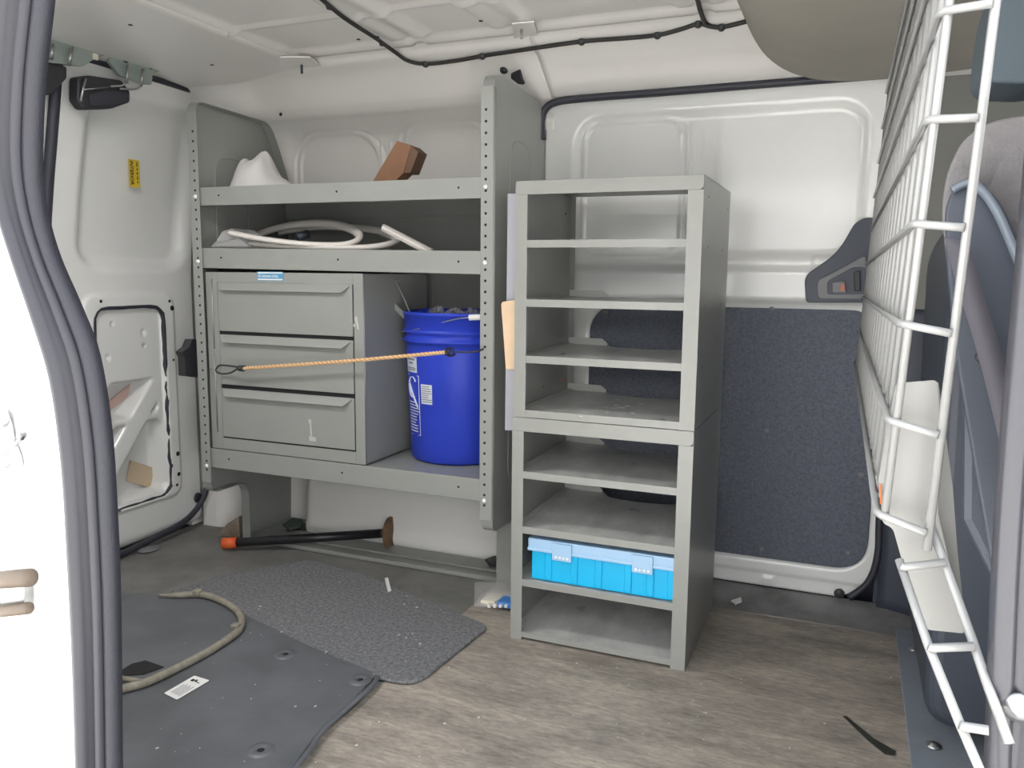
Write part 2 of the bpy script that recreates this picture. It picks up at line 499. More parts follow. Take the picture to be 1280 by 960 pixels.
# ---- ceiling with pressed roof bows
def ceil(u, v):
    x = -1.52 + 3.1 * u
    y = .72 + (2.0 - .72) * v
    z = 1.492
    for cx in (-1.10, -.81, -.355, .1):
        z -= .014 * (sm(cx - .062, cx - .05, x) - sm(cx + .05, cx + .062, x)) * (1 - sm(1.93, 1.96, y))
        z += .006 * (sm(cx - .022, cx - .014, x) - sm(cx + .014, cx + .022, x))
    for cy in (1.0, 1.37, 1.735):
        z -= .006 * (sm(cy - .014, cy - .006, y) - sm(cy + .006, cy + .014, y))
    z -= .012 * sm(1.955, 1.975, y) * 1
    z -= .012 * (1 - sm(-1.50, -1.475, x))
    return (x, y, z)
K(MB().grid(260, 110, ceil).build('ceiling', M['white'], solid=.004))
# rear header
def header(u, v):
    x = -2.0 + .50 * u
    y = .72 + (2.10 - .72) * v
    z = 1.445 + .030 * u ** .8 - .012 * sm(.86, 1, v)
    if u > .97: z += .008 * (u - .97) / .03
    return (x, y, z)
K(MB().grid(50, 60, header).build('ceiling', M['white'], solid=.004))
# outer roof skin keeps daylight out
K(MB().box(-2.2, 1.6, YD + .02, 2.42, 1.52, 1.56).build('ceiling', M['vanout']))

# ---- rear doors
def rdX(z): return -2.06 + .095 * sm(.82, 1.6, z) * 1.2
def seg_d(y, z, a, b):
    ax, az = a; bx, bz = b
    t = max(0, min(1, ((y - ax) * (bx - ax) + (z - az) * (bz - az)) / ((bx - ax) ** 2 + (bz - az) ** 2)))
    return math.hypot(y - ax - t * (bx - ax), z - az - t * (bz - az))
def leaf(y0, y1):
    def f(u, v):
        y = y0 + (y1 - y0) * u
        z = .015 + 1.425 * v
        x = rdX(z)
        d = 0
        w0, w1 = y0 + .07, y1 - .01
        d += .035 * rr(y, z, w0, w1, .865, 1.385, .09, .055)
        d -= .008 * rr(y, z, y0 + .085, y1 - .085, .125, .81, .05, .012)
        hy0, hy1 = y0 + .125, y1 - .135
        h = rr(y, z, hy0, hy1, .14, .765, .045, .006)
        d += .016 * h
        # deep pockets with a diagonal brace between
        a = rr(y, z, hy0 + .045, hy1 - .025, .415, .535, .03, .012)
        b = rr(y, z, hy0 + .05, hy1 - .012, .155, .40, .03, .012)
        br = sm(.028, .044, seg_d(y, z, (hy0 + .02, .24), (hy1 - .03, .50)))
        d += .06 * max(a, b) * br
        for cy, cz, r in ((.075, .715, .006), (.195, .683, .009), (.195, .64, .006), (.055, .615, .009)):
            d += .01 * (1 - sm(r * .6, r, math.hypot(y - hy0 - cy, z - cz)))
        d += .012 * (1 - sm(.0, .04, z))
        return (x - d, y, z)
    return f
rd = K(MB().grid(95, 230, leaf(1.61, 2.135)).build('door_2', M['doorwhite'], solid=.003))
rd2 = K(MB().grid(60, 120, leaf(.80, 1.575)).build('door_3', M['doorwhite'], solid=.003))
rd['label'] = 'rear door with cut-out service opening'
# black sealant around the opening
random.seed(4)
hy0, hy1 = 1.735, 2.0
per = []
for a, b, n in (((hy0, .35), (hy0, .765), 14), ((hy0, .765), (hy1, .765), 10), ((hy1, .765), (hy1, .14), 26), ((hy1, .14), (hy0 + .05, .14), 10), ((hy0 + .05, .14), (hy0, .22), 4)):
    for k in range(n): per.append((a[0] + (b[0] - a[0]) * k / n, a[1] + (b[1] - a[1]) * k / n))
per.append((hy0, .25))
def rc(p):
    y, z = p; r = .045
    cy = min(max(y, hy0 + r), hy1 - r); cz = min(max(z, .14 + r), .765 - r)
    dy, dz = y - cy, z - cz; L = math.hypot(dy, dz) or 1
    return (cy + dy / L * r, cz + dz / L * r)
pp = []; rad = []
for p in per:
    y, z = rc(p); low = z < .55
    pp.append((rdX(z) + .004, y + random.uniform(-1, 1) * (.004 if low else .001), z + random.uniform(-1, 1) * (.003 if low else .001)))
    rad.append(random.uniform(.003, .0068) if low else random.uniform(.0065, .0085))
MB().tube(pp, rad, 6).build('sealant_bead', M['rubber'], rd)
for y, z, r in ((1.762, .785, .005), (2.025, .778, .005), (2.035, .755, .0085), (2.03, .585, .004), (2.03, .27, .008), (2.03, .20, .007), (2.02, .165, .005)):
    MB().lathe([(0, .0012), (r, .001), (r, 0)], (rdX(z) + .0092, y, z), (1, 0, 0), 12).build('bolt_hole', M['hole'], rd)
q = at(247, 622, 'X', -2.045)
MB().lathe([(0, .004), (.015, .004), (.0175, 0)], q, (1, 0, 0), 22).build('plug', M['black'], rd)
# pale paper labels deep in the pockets
for (y, z, dy, dz, mm) in ((1.86, .475, .045, .02, mat('faded_pink', (.62, .42, .38), .7)), (1.93, .215, .05, .032, mat('faded_tan', (.60, .48, .33), .7))):
    MB().obox((-2.115, y, z), (.002, 0, 0), (0, dy * .95, -dy * .45 if mm.name[6] != 'p' else dy * .5), (0, dz * .3, dz)).build('inner_label', mm, rd, bevel=.002)
# sticker
q = at(168, 217, 'X', rdX(1.17) - .018)
stk = MB().obox(q, (.0006, 0, 0), (0, .0195, 0), (0, 0, .041)).build('warning_sticker', M['yellow'])
tag(stk, 'small yellow sticker with INTERIOR printed sideways on the rear door', 'sticker')
text_mesh('lettering', 'INTERIOR', .0162, M['ink'], stk, q + Vector((.0010, -.0155, .037)), (0, 0, -1), (0, 1, 0), bold=.0004)
sml = MB()
zz = .036
for wl in (.016, .009, .011, .013, .008):
    sml.obox(q + Vector((.0011, .010, zz - wl / 2)), (.0001, 0, 0), (0, .0018, 0), (0, 0, wl / 2 - .0014)); zz -= wl + .002
sml.build('small_print', M['ink'], stk, kind='stuff')
# rear frame, seals; outer sheet added behind to stop light leaking in
K(MB().box(-2.10, -2.07, 2.10, 2.36, 0, 1.5).box(-2.20, -2.17, .66, 2.42, -.1, 1.56).box(-2.1, -1.96, .74, 2.3, 1.455, 1.50).build('wall_rear', M['white']))
K(MB().box(-2.2, 1.6, 2.39, 2.42, -.1, 1.56).box(-2.2, 1.6, .66, 2.42, -.12, -.06).build('wall_left', M['dkplastic']))  # unseen dark backing sheets added behind the wall and underneath against light leaks
K(MB().tube([(rdX(z) - .0, 1.592, z) for z in [i * .1 + .02 for i in range(15)]], .016, 8).build('trim_4', M['rubber']))
pl = [(-1.955, 1.3, 1.448), (-1.955, 1.8, 1.445), (-1.955, 2.10, 1.438)]
K(MB().tube(pl, .010, 8).build('trim_5', M['rubber']))
pl = [(-1.955, 2.10, 1.438), (-1.97, 2.145, 1.39), (-2.03, 2.15, 1.2), (-2.045, 2.15, .4), (-2.035, 2.15, .20), (-2.03, 2.125, .115), (-2.03, 2.07, .06), (-2.03, 1.97, .03), (-2.03, 1.7, .005)]
K(MB().tube(spline(pl, 6), .010, 8).build('trim_6', M['rubber']))
MB().lathe([(0, .008), (.03, .006), (.036, 0)], at(184, 686, 'Z', 0), n=24).build('floor_cap', M['mdplastic'], None)
tag(bpy.data.objects['floor_cap'], 'round grey floor cap beside the foot of the rear door', 'cap')

# ---- near side of the van around the opening (jambs, header, sill)
def ap(px, py, y=YD): return at(px, py, 'Y', y)
Lseal = [(40, -120), (22, -60), (15, 0), (7, 95), (5, 190), (18, 260), (40, 330), (64, 405), (85, 480), (98, 580), (105, 700), (111, 830), (115, 960), (118, 1100)]
Rseal = [(80, -120), (70, -60), (65, 0), (54, 100), (50, 200), (56, 262), (72, 320), (100, 385), (122, 445), (137, 540), (144, 650), (148, 760), (150, 960), (151, 1100)]
nseg = len(Lseal)
LS = spline([ap(*p) for p in Lseal], 5); RS = spline([ap(*p) for p in Rseal], 5)
n = len(LS)
for nm, mm, prof in (('trim_7', 'sealgrey', [(0, -.0), (.03, .012), (.10, .022), (.20, .030), (.30, .030), (.40, .022), (.45, .004), (.50, .004), (.54, .014), (.61, .018), (.68, .014), (.71, -.004)]),
                     ('trim_12', 'seallip', [(.70, -.004), (.72, .004), (.76, .010), (.84, .010), (.92, .006), (1.0, -.004)])):
    ws = MB(); vs = []
    for a, b in zip(LS, RS):
        for t, h in prof:
            p = a.lerp(b, t); vs.append((p.x, p.y - h, p.z))
    m_ = len(prof)
    ws.add(vs, [(i * m_ + k, i * m_ + k + 1, (i + 1) * m_ + k + 1, (i + 1) * m_ + k) for i in range(n - 1) for k in range(m_ - 1)], True)
    K(ws.build(nm, M[mm], solid=.002))
# flange lip returning inside
vs = []
for b in RS:
    vs += [(b.x - .002, b.y, b.z), (b.x - .05, b.y + .012, b.z), (b.x - .12, b.y + .02, b.z)]
lip = MB().add(vs, [(i * 3 + k, i * 3 + k + 1, (i + 1) * 3 + k + 1, (i + 1) * 3 + k) for i in range(n - 1) for k in range(2)], True)
K(lip.build('wall_right', M['rubber'], solid=.003))
# jamb, white
vs = []
for a in LS:
    for t, h in ((0, 0), (.018, .006), (.045, .008), (.055, -.008), (.10, -.012), (.16, -.02), (1.4, -.02)):
        vs.append((a.x - t, a.y - h if t < 1 else a.y + .02, a.z))
jb = MB().add(vs, [(i * 7 + k, i * 7 + k + 1, (i + 1) * 7 + k + 1, (i + 1) * 7 + k) for i in range(n - 1) for k in range(6)], True)
K(jb.build('wall_right', M['vanout'], solid=.003))
# upper and lower near side
zt = LS[0].z
K(MB().box(-2.2, .12, YD, YD + .03, zt, 1.56).box(-2.2, -.80, YD + .02, YD + .05, -.5, LS[-1].z + .02).box(-2.2, .2, YD, .75, -.5, -.005).box(.2, 1.6, YD, .70, -.5, 1.56).build('wall_right', M['vanout']))
# striker on the jamb
jy = YD + .010
sp = thing('door_striker', at(10, 555, 'Y', jy), 'steel striker plate with two round bolts on the sunlit left jamb', 'door striker')
MB().prism(rpoly([at(a, b, 'Y', jy) for a, b in ((-15, 508), (8, 508), (16, 530), (20, 552), (28, 570), (30, 585), (-15, 590))], .006), (0, -.004, 0)).build('plate', M['vanout'], sp, bevel=.001)
for px, py in ((4, 522), (6, 574)):
    MB().lathe([(0, .007), (.006, .007), (.008, .004), (.012, .003), (.012, 0)], at(px, py, 'Y', jy - .004), (0, -1, 0), 20).build('bolt', M['steel'], sp)
MB().tube([at(-20, 556, 'Y', jy - .02), at(22, 553, 'Y', jy - .02), at(26, 546, 'Y', jy - .02), at(26, 544, 'Y', jy)], .005, 8).build('striker_loop', M['steel'], sp)
hg = thing('hinge_arm', at(10, 740, 'Y', jy), 'pair of dull brown metal rods jutting in from the left edge of the jamb', 'hinge')
MB().tube([at(-30, 727, 'Y', jy - .02), at(38, 722, 'Y', jy - .02)], .011, 14).build('rod', M['rusty2'], hg)
MB().tube([at(-30, 768, 'Y', jy - .02), at(36, 760, 'Y', jy - .02)], .0075, 14).build('rod', M['rusty2'], hg)
MB().prism([at(a, b, 'Y', jy - .012) for a, b in ((-30, 735), (30, 732), (30, 768), (-30, 772))], (0, .02, 0)).build('bracket', M['steel'], hg, bevel=.001)

# right jamb (front edge of the opening)
RL = [(1300, 60), (1288, 150), (1281, 230), (1274, 310), (1266, 400), (1257, 500), (1249, 600), (1242, 720), (1237, 850), (1233, 960), (1232, 1080)]
YR = .62
RP = spline([at(a, b, 'Y', YR) for a, b in RL], 5)
prof = [(0, -.004), (.003, .004), (.009, .007), (.013, .003), (.015, .0), (.020, .006), (.028, .008), (.034, 0), (.036, -.004), (.15, -.004)]
m_ = len(prof)
vs = [(p.x + t, p.y - h, p.z) for p in RP for t, h in prof]
rj = MB().add(vs, [(i * m_ + k, i * m_ + k + 1, (i + 1) * m_ + k + 1, (i + 1) * m_ + k) for i in range(len(RP) - 1) for k in range(m_ - 1)], True)
K(rj.build('trim_8', M['seallight'], solid=.003))
q = at(1274, 884, 'Y', YR - .006)
tag(MB().lathe([(0, .008), (.005, .008), (.0075, .004), (.0105, .002), (.0105, 0)], q, (0, -1, 0), 18).build('jamb_bolt', M['steel']), 'round steel bolt head on the grey front jamb at the right edge', 'bolt')

# ================================================================ CAB (behind the mesh)
K(MB().box(-.90, -.79, 2.235, 2.25, -.02, .34).build('wall_left', M['white2']))
K(MB().box(.10, 1.6, 2.285, 2.33, 0, .93).build('wall_left', M['dkplastic']))
K(MB().box(.035, .42, 2.24, 2.285, .80, 1.37).build('wall_left', M['pillar']))
bpil = rpoly([(.112, 2.262, .01), (.30, 2.262, .01), (.30, 2.262, .85), (.112, 2.262, .85)], .01)
K(MB().grid(14, 20, lambda u, v: (.108 + .34 * u, 2.262 - .05 * sm(0, .5, u), .0 + .82 * v)).build('trim_9', M['dkplastic'], solid=.004))
K(MB().box(.9, 1.6, .74, 2.3, 0, .70).build('trim_10', M['dkplastic'], bevel=.05))

# headliner bulge over the cab
HL = [(950, -40), (948, 0), (956, 40), (972, 68), (990, 84), (1018, 98), (1040, 108), (1062, 108), (1112, 104), (1140, 102), (1160, 40), (1170, -40)]
def hlp(px, py): return at(px, py, 'Y', 2.13)
pts = [hlp(*p) for p in HL]
pts = [p for p in pts]
ov = MB()
low = []
prof = [(-.27, 1.50), (-.262, 1.455), (-.235, 1.405), (-.19, 1.365), (-.13, 1.335), (-.07, 1.322), (.02, 1.318), (.2, 1.325), (.6, 1.36), (1.5, 1.42), (1.5, 1.50)]
prof = spline([(a, 0, b) for a, b in prof], 4)
m_ = len(prof)
ny = 24
vs = []
for j in range(ny + 1):
    y = .76 + (2.165 - .76) * j / ny
    t = 1 - sm(.86, 1, j / ny) * .0
    for p in prof:
        e = sm(.88, 1.0, j / ny)
        vs.append((p.x + .05 * e * 0, y, p.z + e * .02 * (1.5 - p.z) / .18))
ov.add(vs, [(j * m_ + k, j * m_ + k + 1, (j + 1) * m_ + k + 1, (j + 1) * m_ + k) for j in range(ny) for k in range(m_ - 1)], True)
ov.add([vs[ny * m_ + k] for k in range(m_)], [tuple(range(m_))])
hl = ov.build('overhead_shelf', M['headliner'])
tag(hl, 'brownish grey felt overhead headliner bulging down above the wire partition', 'headliner')

# passenger seat seen from its side
seat = thing('passenger_seat', (.3, 1.0, 0), 'light grey fabric passenger seat with dark plastic side shell behind the wires', 'seat')
def seat_back(y0, y1, outline, m, name, bev, par):
    return MB().prism([(x, y0, z) for x, z in outline], (.13 * (y1 - y0), y1 - y0, 0)).build(name, m, par, bevel=bev, seg=5, smooth=True)
def xz(px, py, y):
    q = at(px, py, 'Y', y); return (q.x, q.z)
ys = .95
out = [xz(1183, 330, ys), xz(1176, 260, ys), xz(1184, 212, ys), xz(1204, 172, ys), xz(1235, 152, ys), xz(1290, 140, ys), xz(1400, 160, ys), xz(1460, 300, ys), xz(1440, 345, ys), xz(1190, 345, ys)]
out = [(p.x, p.z) for p in rpoly([(a, 0, b) for a, b in out], .03, 5)]
seat_back(ys, 1.45, out, M['fabric'], 'backrest', .03, seat)
ys2 = .935
out = [xz(1180, 330, ys2), xz(1178, 262, ys2), xz(1190, 234, ys2), xz(1214, 224, ys2), xz(1244, 250, ys2), xz(1275, 310, ys2), xz(1300, 400, ys2), xz(1330, 760, ys2), xz(1245, 760, ys2), xz(1192, 450, ys2)]
out = [(p.x, p.z) for p in rpoly([(a, 0, b) for a, b in out], .02, 5)]
sh = seat_back(ys2 - .02, ys2 + .03, out, M['dkplastic'], 'side_shell', .012, seat)
MB().tube(spline([at(a, b, 'Y', ys2 - .025) for a, b in ((1190, 238), (1214, 229), (1240, 254), (1262, 300), (1280, 350), (1295, 430))], 6), .0085, 8, flat=.5).build('shell_edge', mat('pale_edge', (.16, .19, .23), .4), sh)['label'] = 'paler rim of the shell'
q0 = at(1190, 340, 'Y', ys); MB().prism([(.30, .97, .05), (.60, .97, .05), (.45, .97, q0.z + .02), (q0.x + .01, .97, q0.z + .02), (q0.x + .03, .97, .62), (.24, .97, .40)], (.065, .46, 0)).build('lower_back', M['dkplastic'], seat, bevel=.01)
MB().box(.34, .80, .97, 1.43, .05, .46).build('cushion', M['dkplastic'], seat, bevel=.05, seg=4)
bl = [at(a, b, 'Y', .88) for a, b in ((1196, 300), (1212, 360), (1232, 425), (1252, 500), (1275, 600))]
bb = MB(); vs = []
for p in spline(bl, 4):
    vs += [(p.x - .011, p.y, p.z + .003), (p.x + .011, p.y, p.z - .003)]
bb.add(vs, [(2 * i, 2 * i + 1, 2 * i + 3, 2 * i + 2) for i in range(len(vs) // 2 - 1)], True)
tag(bb.build('seat_belt', M['belt'], solid=.0015), 'dark grey seat belt strap running diagonally over the seat shell', 'seat belt')
tag(MB().lathe([(0, .006), (.005, .006), (.006, 0)], at(1227, 446, 'Y', .91), (0, -1, 0), 14).build('belt_stop', M['black']), 'small black round stop button beside the seat belt', 'button')
for yy in (1.1, 1.3): MB().tube([(.26, yy, 1.04), (.26, yy, 1.16)], .006, 8).build('headrest_post', M['steel'], seat)
MB().box(.20, .31, 1.02, 1.38, 1.13, 1.27).build('headrest', M['fabric'], seat, bevel=.04, seg=4)
# dark trim at the top right
hp = rpoly([at(a, b, 'Y', .98) for a, b in ((1262, -60), (1238, 0), (1230, 60), (1228, 92), (1240, 103), (1300, 105), (1420, 60), (1420, -60))], .015, 5)
tag(MB().prism(hp, (0, .10, 0)).build('pillar_trim', mat('blue_grey_trim', (.07, .095, .115), .6), bevel=.015, seg=4), 'dark blue grey rounded pillar trim at the top right beyond the wires', 'trim')

# driver seat, dark, beyond
ds = thing('driver_seat', (.4, 1.85, 0), 'dark driver seat back seen through the lower wire cells', 'seat')
MB().prism(rpoly([(.17, 1.60, .05), (.15, 1.60, .94), (.22, 1.60, 1.03), (.33, 1.60, .98), (.42, 1.60, .05)], .06, 5), (0, .48, 0)).build('backrest', M['dkplastic'], ds, bevel=.03, seg=4)
MB().box(.36, .85, 1.62, 2.06, .05, .42).build('cushion', M['dkplastic'], ds, bevel=.05, seg=4)

# ================================================================ WIRE PARTITION
wp = thing('wire_partition', (.05, 1.4, 0), 'white coated wire mesh partition with solid lower plates behind the cargo area', 'partition')
Y0, Y1 = .70, 2.13
def mx_(y, z): return .0445 +   .046 * (z - .9) - .010 * (y - Y0)
def lift(y): return .013 * (Y1 - y) / (Y1 - Y0)
ZL = [.677 + .0765 * k for k in range(-0, 10)]
# vertical wires
YW = [Y0 + .0766 * k for k in range(19)]
def ztop(y): return 1.30 if y > .9 else 1.33
for i, y in enumerate(YW):
    z0 = ZL[0] + lift(y) - .004; z1 = 1.31
    MB().tube([(mx_(y, z0), y, z0), (mx_(y, z1), y, z1)], .0032, 8).build('wire', M['wire'], wp)
for z in ZL:
    if z > 1.31: continue
    a = (mx_(Y0, z) - .005, Y0, z + lift(Y0)); b = (mx_(YW[-1], z) - .005, YW[-1], z)
    # bends round into the narrow wing facing the door
    wz = z + lift(Y0)
    MB().tube([b, (a[0], a[1] + .006, a[2]), (a[0] + .003, a[1] - .002, a[2]), (a[0] + .033 + .008 * (.9 - z), Y0 - .016, wz - .004 + .012 * (z - .9))], .0032, 8).build('wire', M['wire'], wp)
z1 = 1.34
MB().tube([(mx_(Y0, z) + .030 + .008 * (.9 - z), Y0 - .016 + .004, z) for z in (ZL[0] - .008, z1)], .0034, 8).build('wire', M['wire'], wp)
# plates
yp = .715
plA = [at(a, b, 'Y', yp) for a, b in ((1120, 479), (1172, 475), (1176, 560), (1172, 640), (1186, 700), (1207, 792), (1157, 787), (1129, 706), (1116, 660), (1103, 654), (1098, 600))]
MB().prism(rpoly(plA, .004), (0, .002, 0)).build('lower_plate', M['plate'], wp)
plB = [at(a, b, 'Y', yp + .02) for a, b in ((1160, 478), (1173, 478), (1181, 534), (1191, 610), (1197, 690), (1203, 745), (1190, 745), (1160, 640))]
MB().prism(plB, (0, .002, 0)).build('lower_plate', M['plate'], wp)
MB().prism([at(a, b, 'Y', yp - .002) for a, b in ((1099, 606), (1101, 606), (1103, 630), (1100, 630))], (0, .002, 0)).build('edge_tape', M['orange'], wp)['label'] = 'scrap of orange tape'
def yl(py): return .70 - .11 * sm(640, 960, py) * 1.0
lw = [(1124, 700), (1160, 806), (1200, 905), (1226, 965), (1250, 1030)]
MB().tube([at(a, b, 'Y', yl(b)) for a, b in lw], .0034, 8).build('wire', M['wire'], wp)
rw = [(1160, 648), (1181, 704), (1217, 804), (1236, 860), (1262, 930)]
MB().tube([at(a, b, 'Y', yl(b)) for a, b in rw], .0034, 8).build('wire', M['wire'], wp)
for a, b in (((1126, 707), (1182, 703)), ((1161, 808), (1218, 808)), ((1200, 906), (1236, 913))):
    MB().tube([at(a[0], a[1], 'Y', yl(a[1]) - .006), at(a[0] + 4, a[1] + 2, 'Y', yl(a[1]) - .006), at(b[0], b[1], 'Y', yl(b[1]) - .006)], .0034, 8).build('wire', M['wire'], wp)

# ================================================================ LARGE SHELVING
SS = 1.10
def S(x, y, z): return Vector((x * SS, y * SS, CZ + (z - CZ) * SS))
YF = 1.696 * SS                 # front plane 1.866
XL, XR = -1.625 * SS, -.752 * SS  # panel planes
zt = CZ + (1.315 - CZ) * SS; zb = CZ + (.268 - CZ) * SS
YB = 2.305
shv = thing('van_shelving', (-1.3, 2.1, 0), 'large grey steel van shelving rack with perforated end panels along the far wall', 'shelving')
def end_panel(X, inward):
    m = MB()
    out = [(X, YF, zb), (X, YF, zt), (X, 2.185, zt - .01), (X, 2.22, zt - .06), (X, YB - .02, zt - .20), (X, YB, zt - .34), (X, YB, .0), (X, 2.03, .0), (X, 2.03, zb + .0)]
    R = [.035, .035, .03, .03, .05, .05, .0, .0, .05]
    o = rpoly(out, R, 6)
    m.prism(o, (-.0015 if inward > 0 else .0015, 0, 0))
    # returned flange all round
    n = len(o)
    vs = []
    for i, p in enumerate(o):
        w_ = .030
        front = p.y < YF + .005
        c = Vector((X, 2.1, .8))
        vs += [p, p + Vector((inward * w_, 0, 0))]
    m.add(vs, [(2 * i, 2 * i + 1, 2 * ((i + 1) % n) + 1, 2 * ((i + 1) % n)) for i in range(n)])
    pn = m.build('end_panel', M['gshelf'], shv, bevel=.0)
    md = pn.modifiers.new('solid', 'SOLIDIFY'); md.thickness = .0015
    # embossed oval
    MB().tube(rpoly([(X + inward * .001, YF + .10, zt - .14), (X + inward * .001, YF + .24, zt - .14), (X + inward * .001, YF + .24, zb + .1), (X + inward * .001, YF + .10, zb + .1)], .06, 6), .0022, 6, closed=True).tube(rpoly([(X - inward * .001, YF + .10, zt - .14), (X - inward * .001, YF + .24, zt - .14), (X - inward * .001, YF + .24, zb + .1), (X - inward * .001, YF + .10, zb + .1)], .06, 6), .0022, 6, closed=True).build('embossed_rib', M['gshelf'], pn)
    # front flange with holes
    xa, xb = (X, X + inward * .034)
    fl = MB().box(min(xa, xb), max(xa, xb), YF - .0045, YF - .001, zb + .035, zt - .03).build('front_flange', M['gshelf'], pn, bevel=.001)
    n = 0
    z = zb + .075
    hx = (X + inward * .02)
    while z < zt - .08:
        MB().lathe([(0, .0004), (.0035, .0004), (.0035, 0)], (hx, YF - .0045, z), (0, -1, 0), 8).build('hole', M['hole'], pn)
        z += .0275
    return pn
pL = end_panel(XL, 1); pR = end_panel(XR, -1)
# outer rounded front edge of the right panel, a lighter highlight strip
MB().tube([(XR - .002, YF + .002, zb + .04), (XR - .002, YF + .002, zt - .035)], .006, 10).build('rolled_edge', M['gshelf'], pR)
MB().box(XR - .055, XR + .001, 2.022, 2.026, .0, zb).build('leg_flange', M['gshelf'], pR, bevel=.001)
q = at(632, 720, 'Y', 2.029)
# shelves: tray with front lip, each slightly out of level like the real ones
def sz(z): return CZ + (z - CZ) * SS
def shelf(zlo, zhi, dl, dr):
    a, b = sz(zlo), sz(zhi)
    x0, x1 = XL + .003, XR - .003
    m = MB()
    def pt(x, y, z):
        t = (x - x0) / (x1 - x0)
        return (x, y, z + dl + (dr - dl) * t)
    f = [pt(x0, YF + .0035, a), pt(x1, YF + .0035, a), pt(x1, YF + .0035, b), pt(x0, YF + .0035, b)]
    m.prism(f, (0, .002, 0))
    t_ = [pt(x0, YF + .0035, b - .002), pt(x1, YF + .0035, b - .002), pt(x1, 2.29, b - .002), pt(x0, 2.29, b - .002)]
    m.prism(t_, (0, 0, -.002))
    m.prism([pt(x0, YF + .0035, a), pt(x1, YF + .0035, a), pt(x1, YF + .015, a), pt(x0, YF + .015, a)], (0, 0, .002))
    m.prism([pt(x0, 2.288, b - .06), pt(x1, 2.288, b - .06), pt(x1, 2.288, b), pt(x0, 2.288, b)], (0, .002, 0))
    o = m.build('shelf', M['gshelf'], shv, bevel=.0015)
    for xx in (.10, .52, .90):
        xq = x0 + (x1 - x0) * xx
        MB().lathe([(0, .0004), (.003, .0004), (.003, 0)], pt(xq, YF + .0034, (a + b) / 2 + .002), (0, -1, 0), 8).build('hole', M['hole'], o)
    return o, b
sb, zS1 = shelf(.3426, .3965, 0, 0)
smid, zS2 = shelf(.880, .9327, .0055, -.0055)
stp, zS3 = shelf(1.046, 1.0932, .001, -.001)
# bolts of the shelves on the flanges
for X, inward, p in ((XL, 1, pL), (XR, -1, pR)):
    for z in (sz(.347), sz(.902), sz(1.07)):
        MB().lathe([(0, .004), (.005, .0035), (.0065, 0)], (X + inward * .02, YF - .005, z), (0, -1, 0), 12).build('bolt', M['brightzinc'], p)
# back sheets
MB().box(XL + .01, XR - .01, 2.294, 2.296, zS1, zS2 - .03).build('back_panel', M['gshelf'], shv)
MB().box(XL + .01, XR - .01, 2.294, 2.296, zS2, zS3 - .03).build('back_panel', M['gshelf'], shv)
xm = at(532, 370, 'Y', 2.25).x
MB().box(xm - .002, xm + .002, 2.288, 2.294, zS1, zS2 - .03).build('back_seam', M['gshelf'], shv)
MB().box(XL + .06, XR - .02, 2.289, 2.294, zS2 + .105, zS2 + .112).build('back_rib', M['gshelf2'], shv)
# base rail
br = MB().box(XL, XR - .0, 2.05, 2.18, -.003, .010).box(XL, XR, 2.09, 2.105, .010, .016)
br.build('base_rail', M['gshelf2'], shv, bevel=.002)
MB().box(XL, XL + .06, 2.04, 2.28, .010, .014).build('foot', M['gshelf'], shv, bevel=.001)

# ---- drawer cabinet on the lower shelf
yc = YF + .008
A = at(256, 338, 'Y', yc); B_ = at(452, 352, 'Y', yc); Cc = at(458, 581, 'Y', yc)
cx0 = at(261, 450, 'Y', yc).x; cx1 = at(455, 450, 'Y', yc).x
cz0 = zS1 + .001; cz1 = at(300, 338.5, 'Y', yc).z
cz1 = min(cz1, zS2 - .0527 * SS - .006)
ydb = 2.235
dc = thing('drawer_cabinet', ((cx0 + cx1) / 2, 2.05, cz0), 'grey steel three drawer cabinet on the lower shelf beside the blue bucket', 'cabinet')
m = MB().box(cx0, cx1, yc + .004, ydb, cz0, cz1)
body = m.build('body', M['gshelf'], dc, bevel=.002)
dx0 = at(276, 450, 'Y', yc).x; dx1 = at(442, 450, 'Y', yc).x
def fz(py): return at(272 + 6, py, 'Y', yc).z
# frame on the front face
m = MB().box(cx0, dx0 - .003, yc, yc + .006, cz0, cz1).box(dx1 + .003, cx1, yc, yc + .006, cz0, cz1).box(dx0 - .003, dx1 + .003, yc, yc + .006, fz(353), cz1).box(dx0 - .003, dx1 + .003, yc, yc + .006, cz0, fz(547))
m.build('front_frame', M['gshelf'], dc, bevel=.001)
rows = [(353, 413.5), (418, 480), (485, 545)]
MB().box(dx0 - .006, dx1 + .006, yc + .0035, yc + .0045, cz0 + .01, cz1 - .02).build('shadow_gap', M['hole'], dc)
for i, (a, b) in enumerate(rows):
    za, zc = fz(a), fz(b)
    dw = MB().box(dx0, dx1, yc - .002, yc + .003, zc, za).build('drawer', M['gshelf'], dc, bevel=.001)
    # folded pull along the top
    h = [(dx0 + .004, yc - .002, za - .001), (dx1 - .004, yc - .002, za - .001), (dx1 - .030, yc - .016, za - .022), (dx0 + .022, yc - .016, za - .022)]
    MB().prism(h, (0, .002, -.0015)).build('pull', M['gshelf'], dw, bevel=.0006)
tube_x = at(267, 400, 'Y', yc).x
MB().tube([(tube_x, yc - .002, fz(349)), (tube_x, yc - .002, fz(436))], .0016, 6).build('hinge_rod', M['steel'], dc)
MB().tube([(tube_x, yc - .002, fz(442)), (tube_x, yc - .002, fz(540))], .0016, 6).build('hinge_rod', M['steel'], dc)
MB().tube([(cx1, yc + .004, cz0 + .004), (cx1, yc + .004, cz1 - .008)], .0013, 6).build('worn_edge', M['steel'], dc)
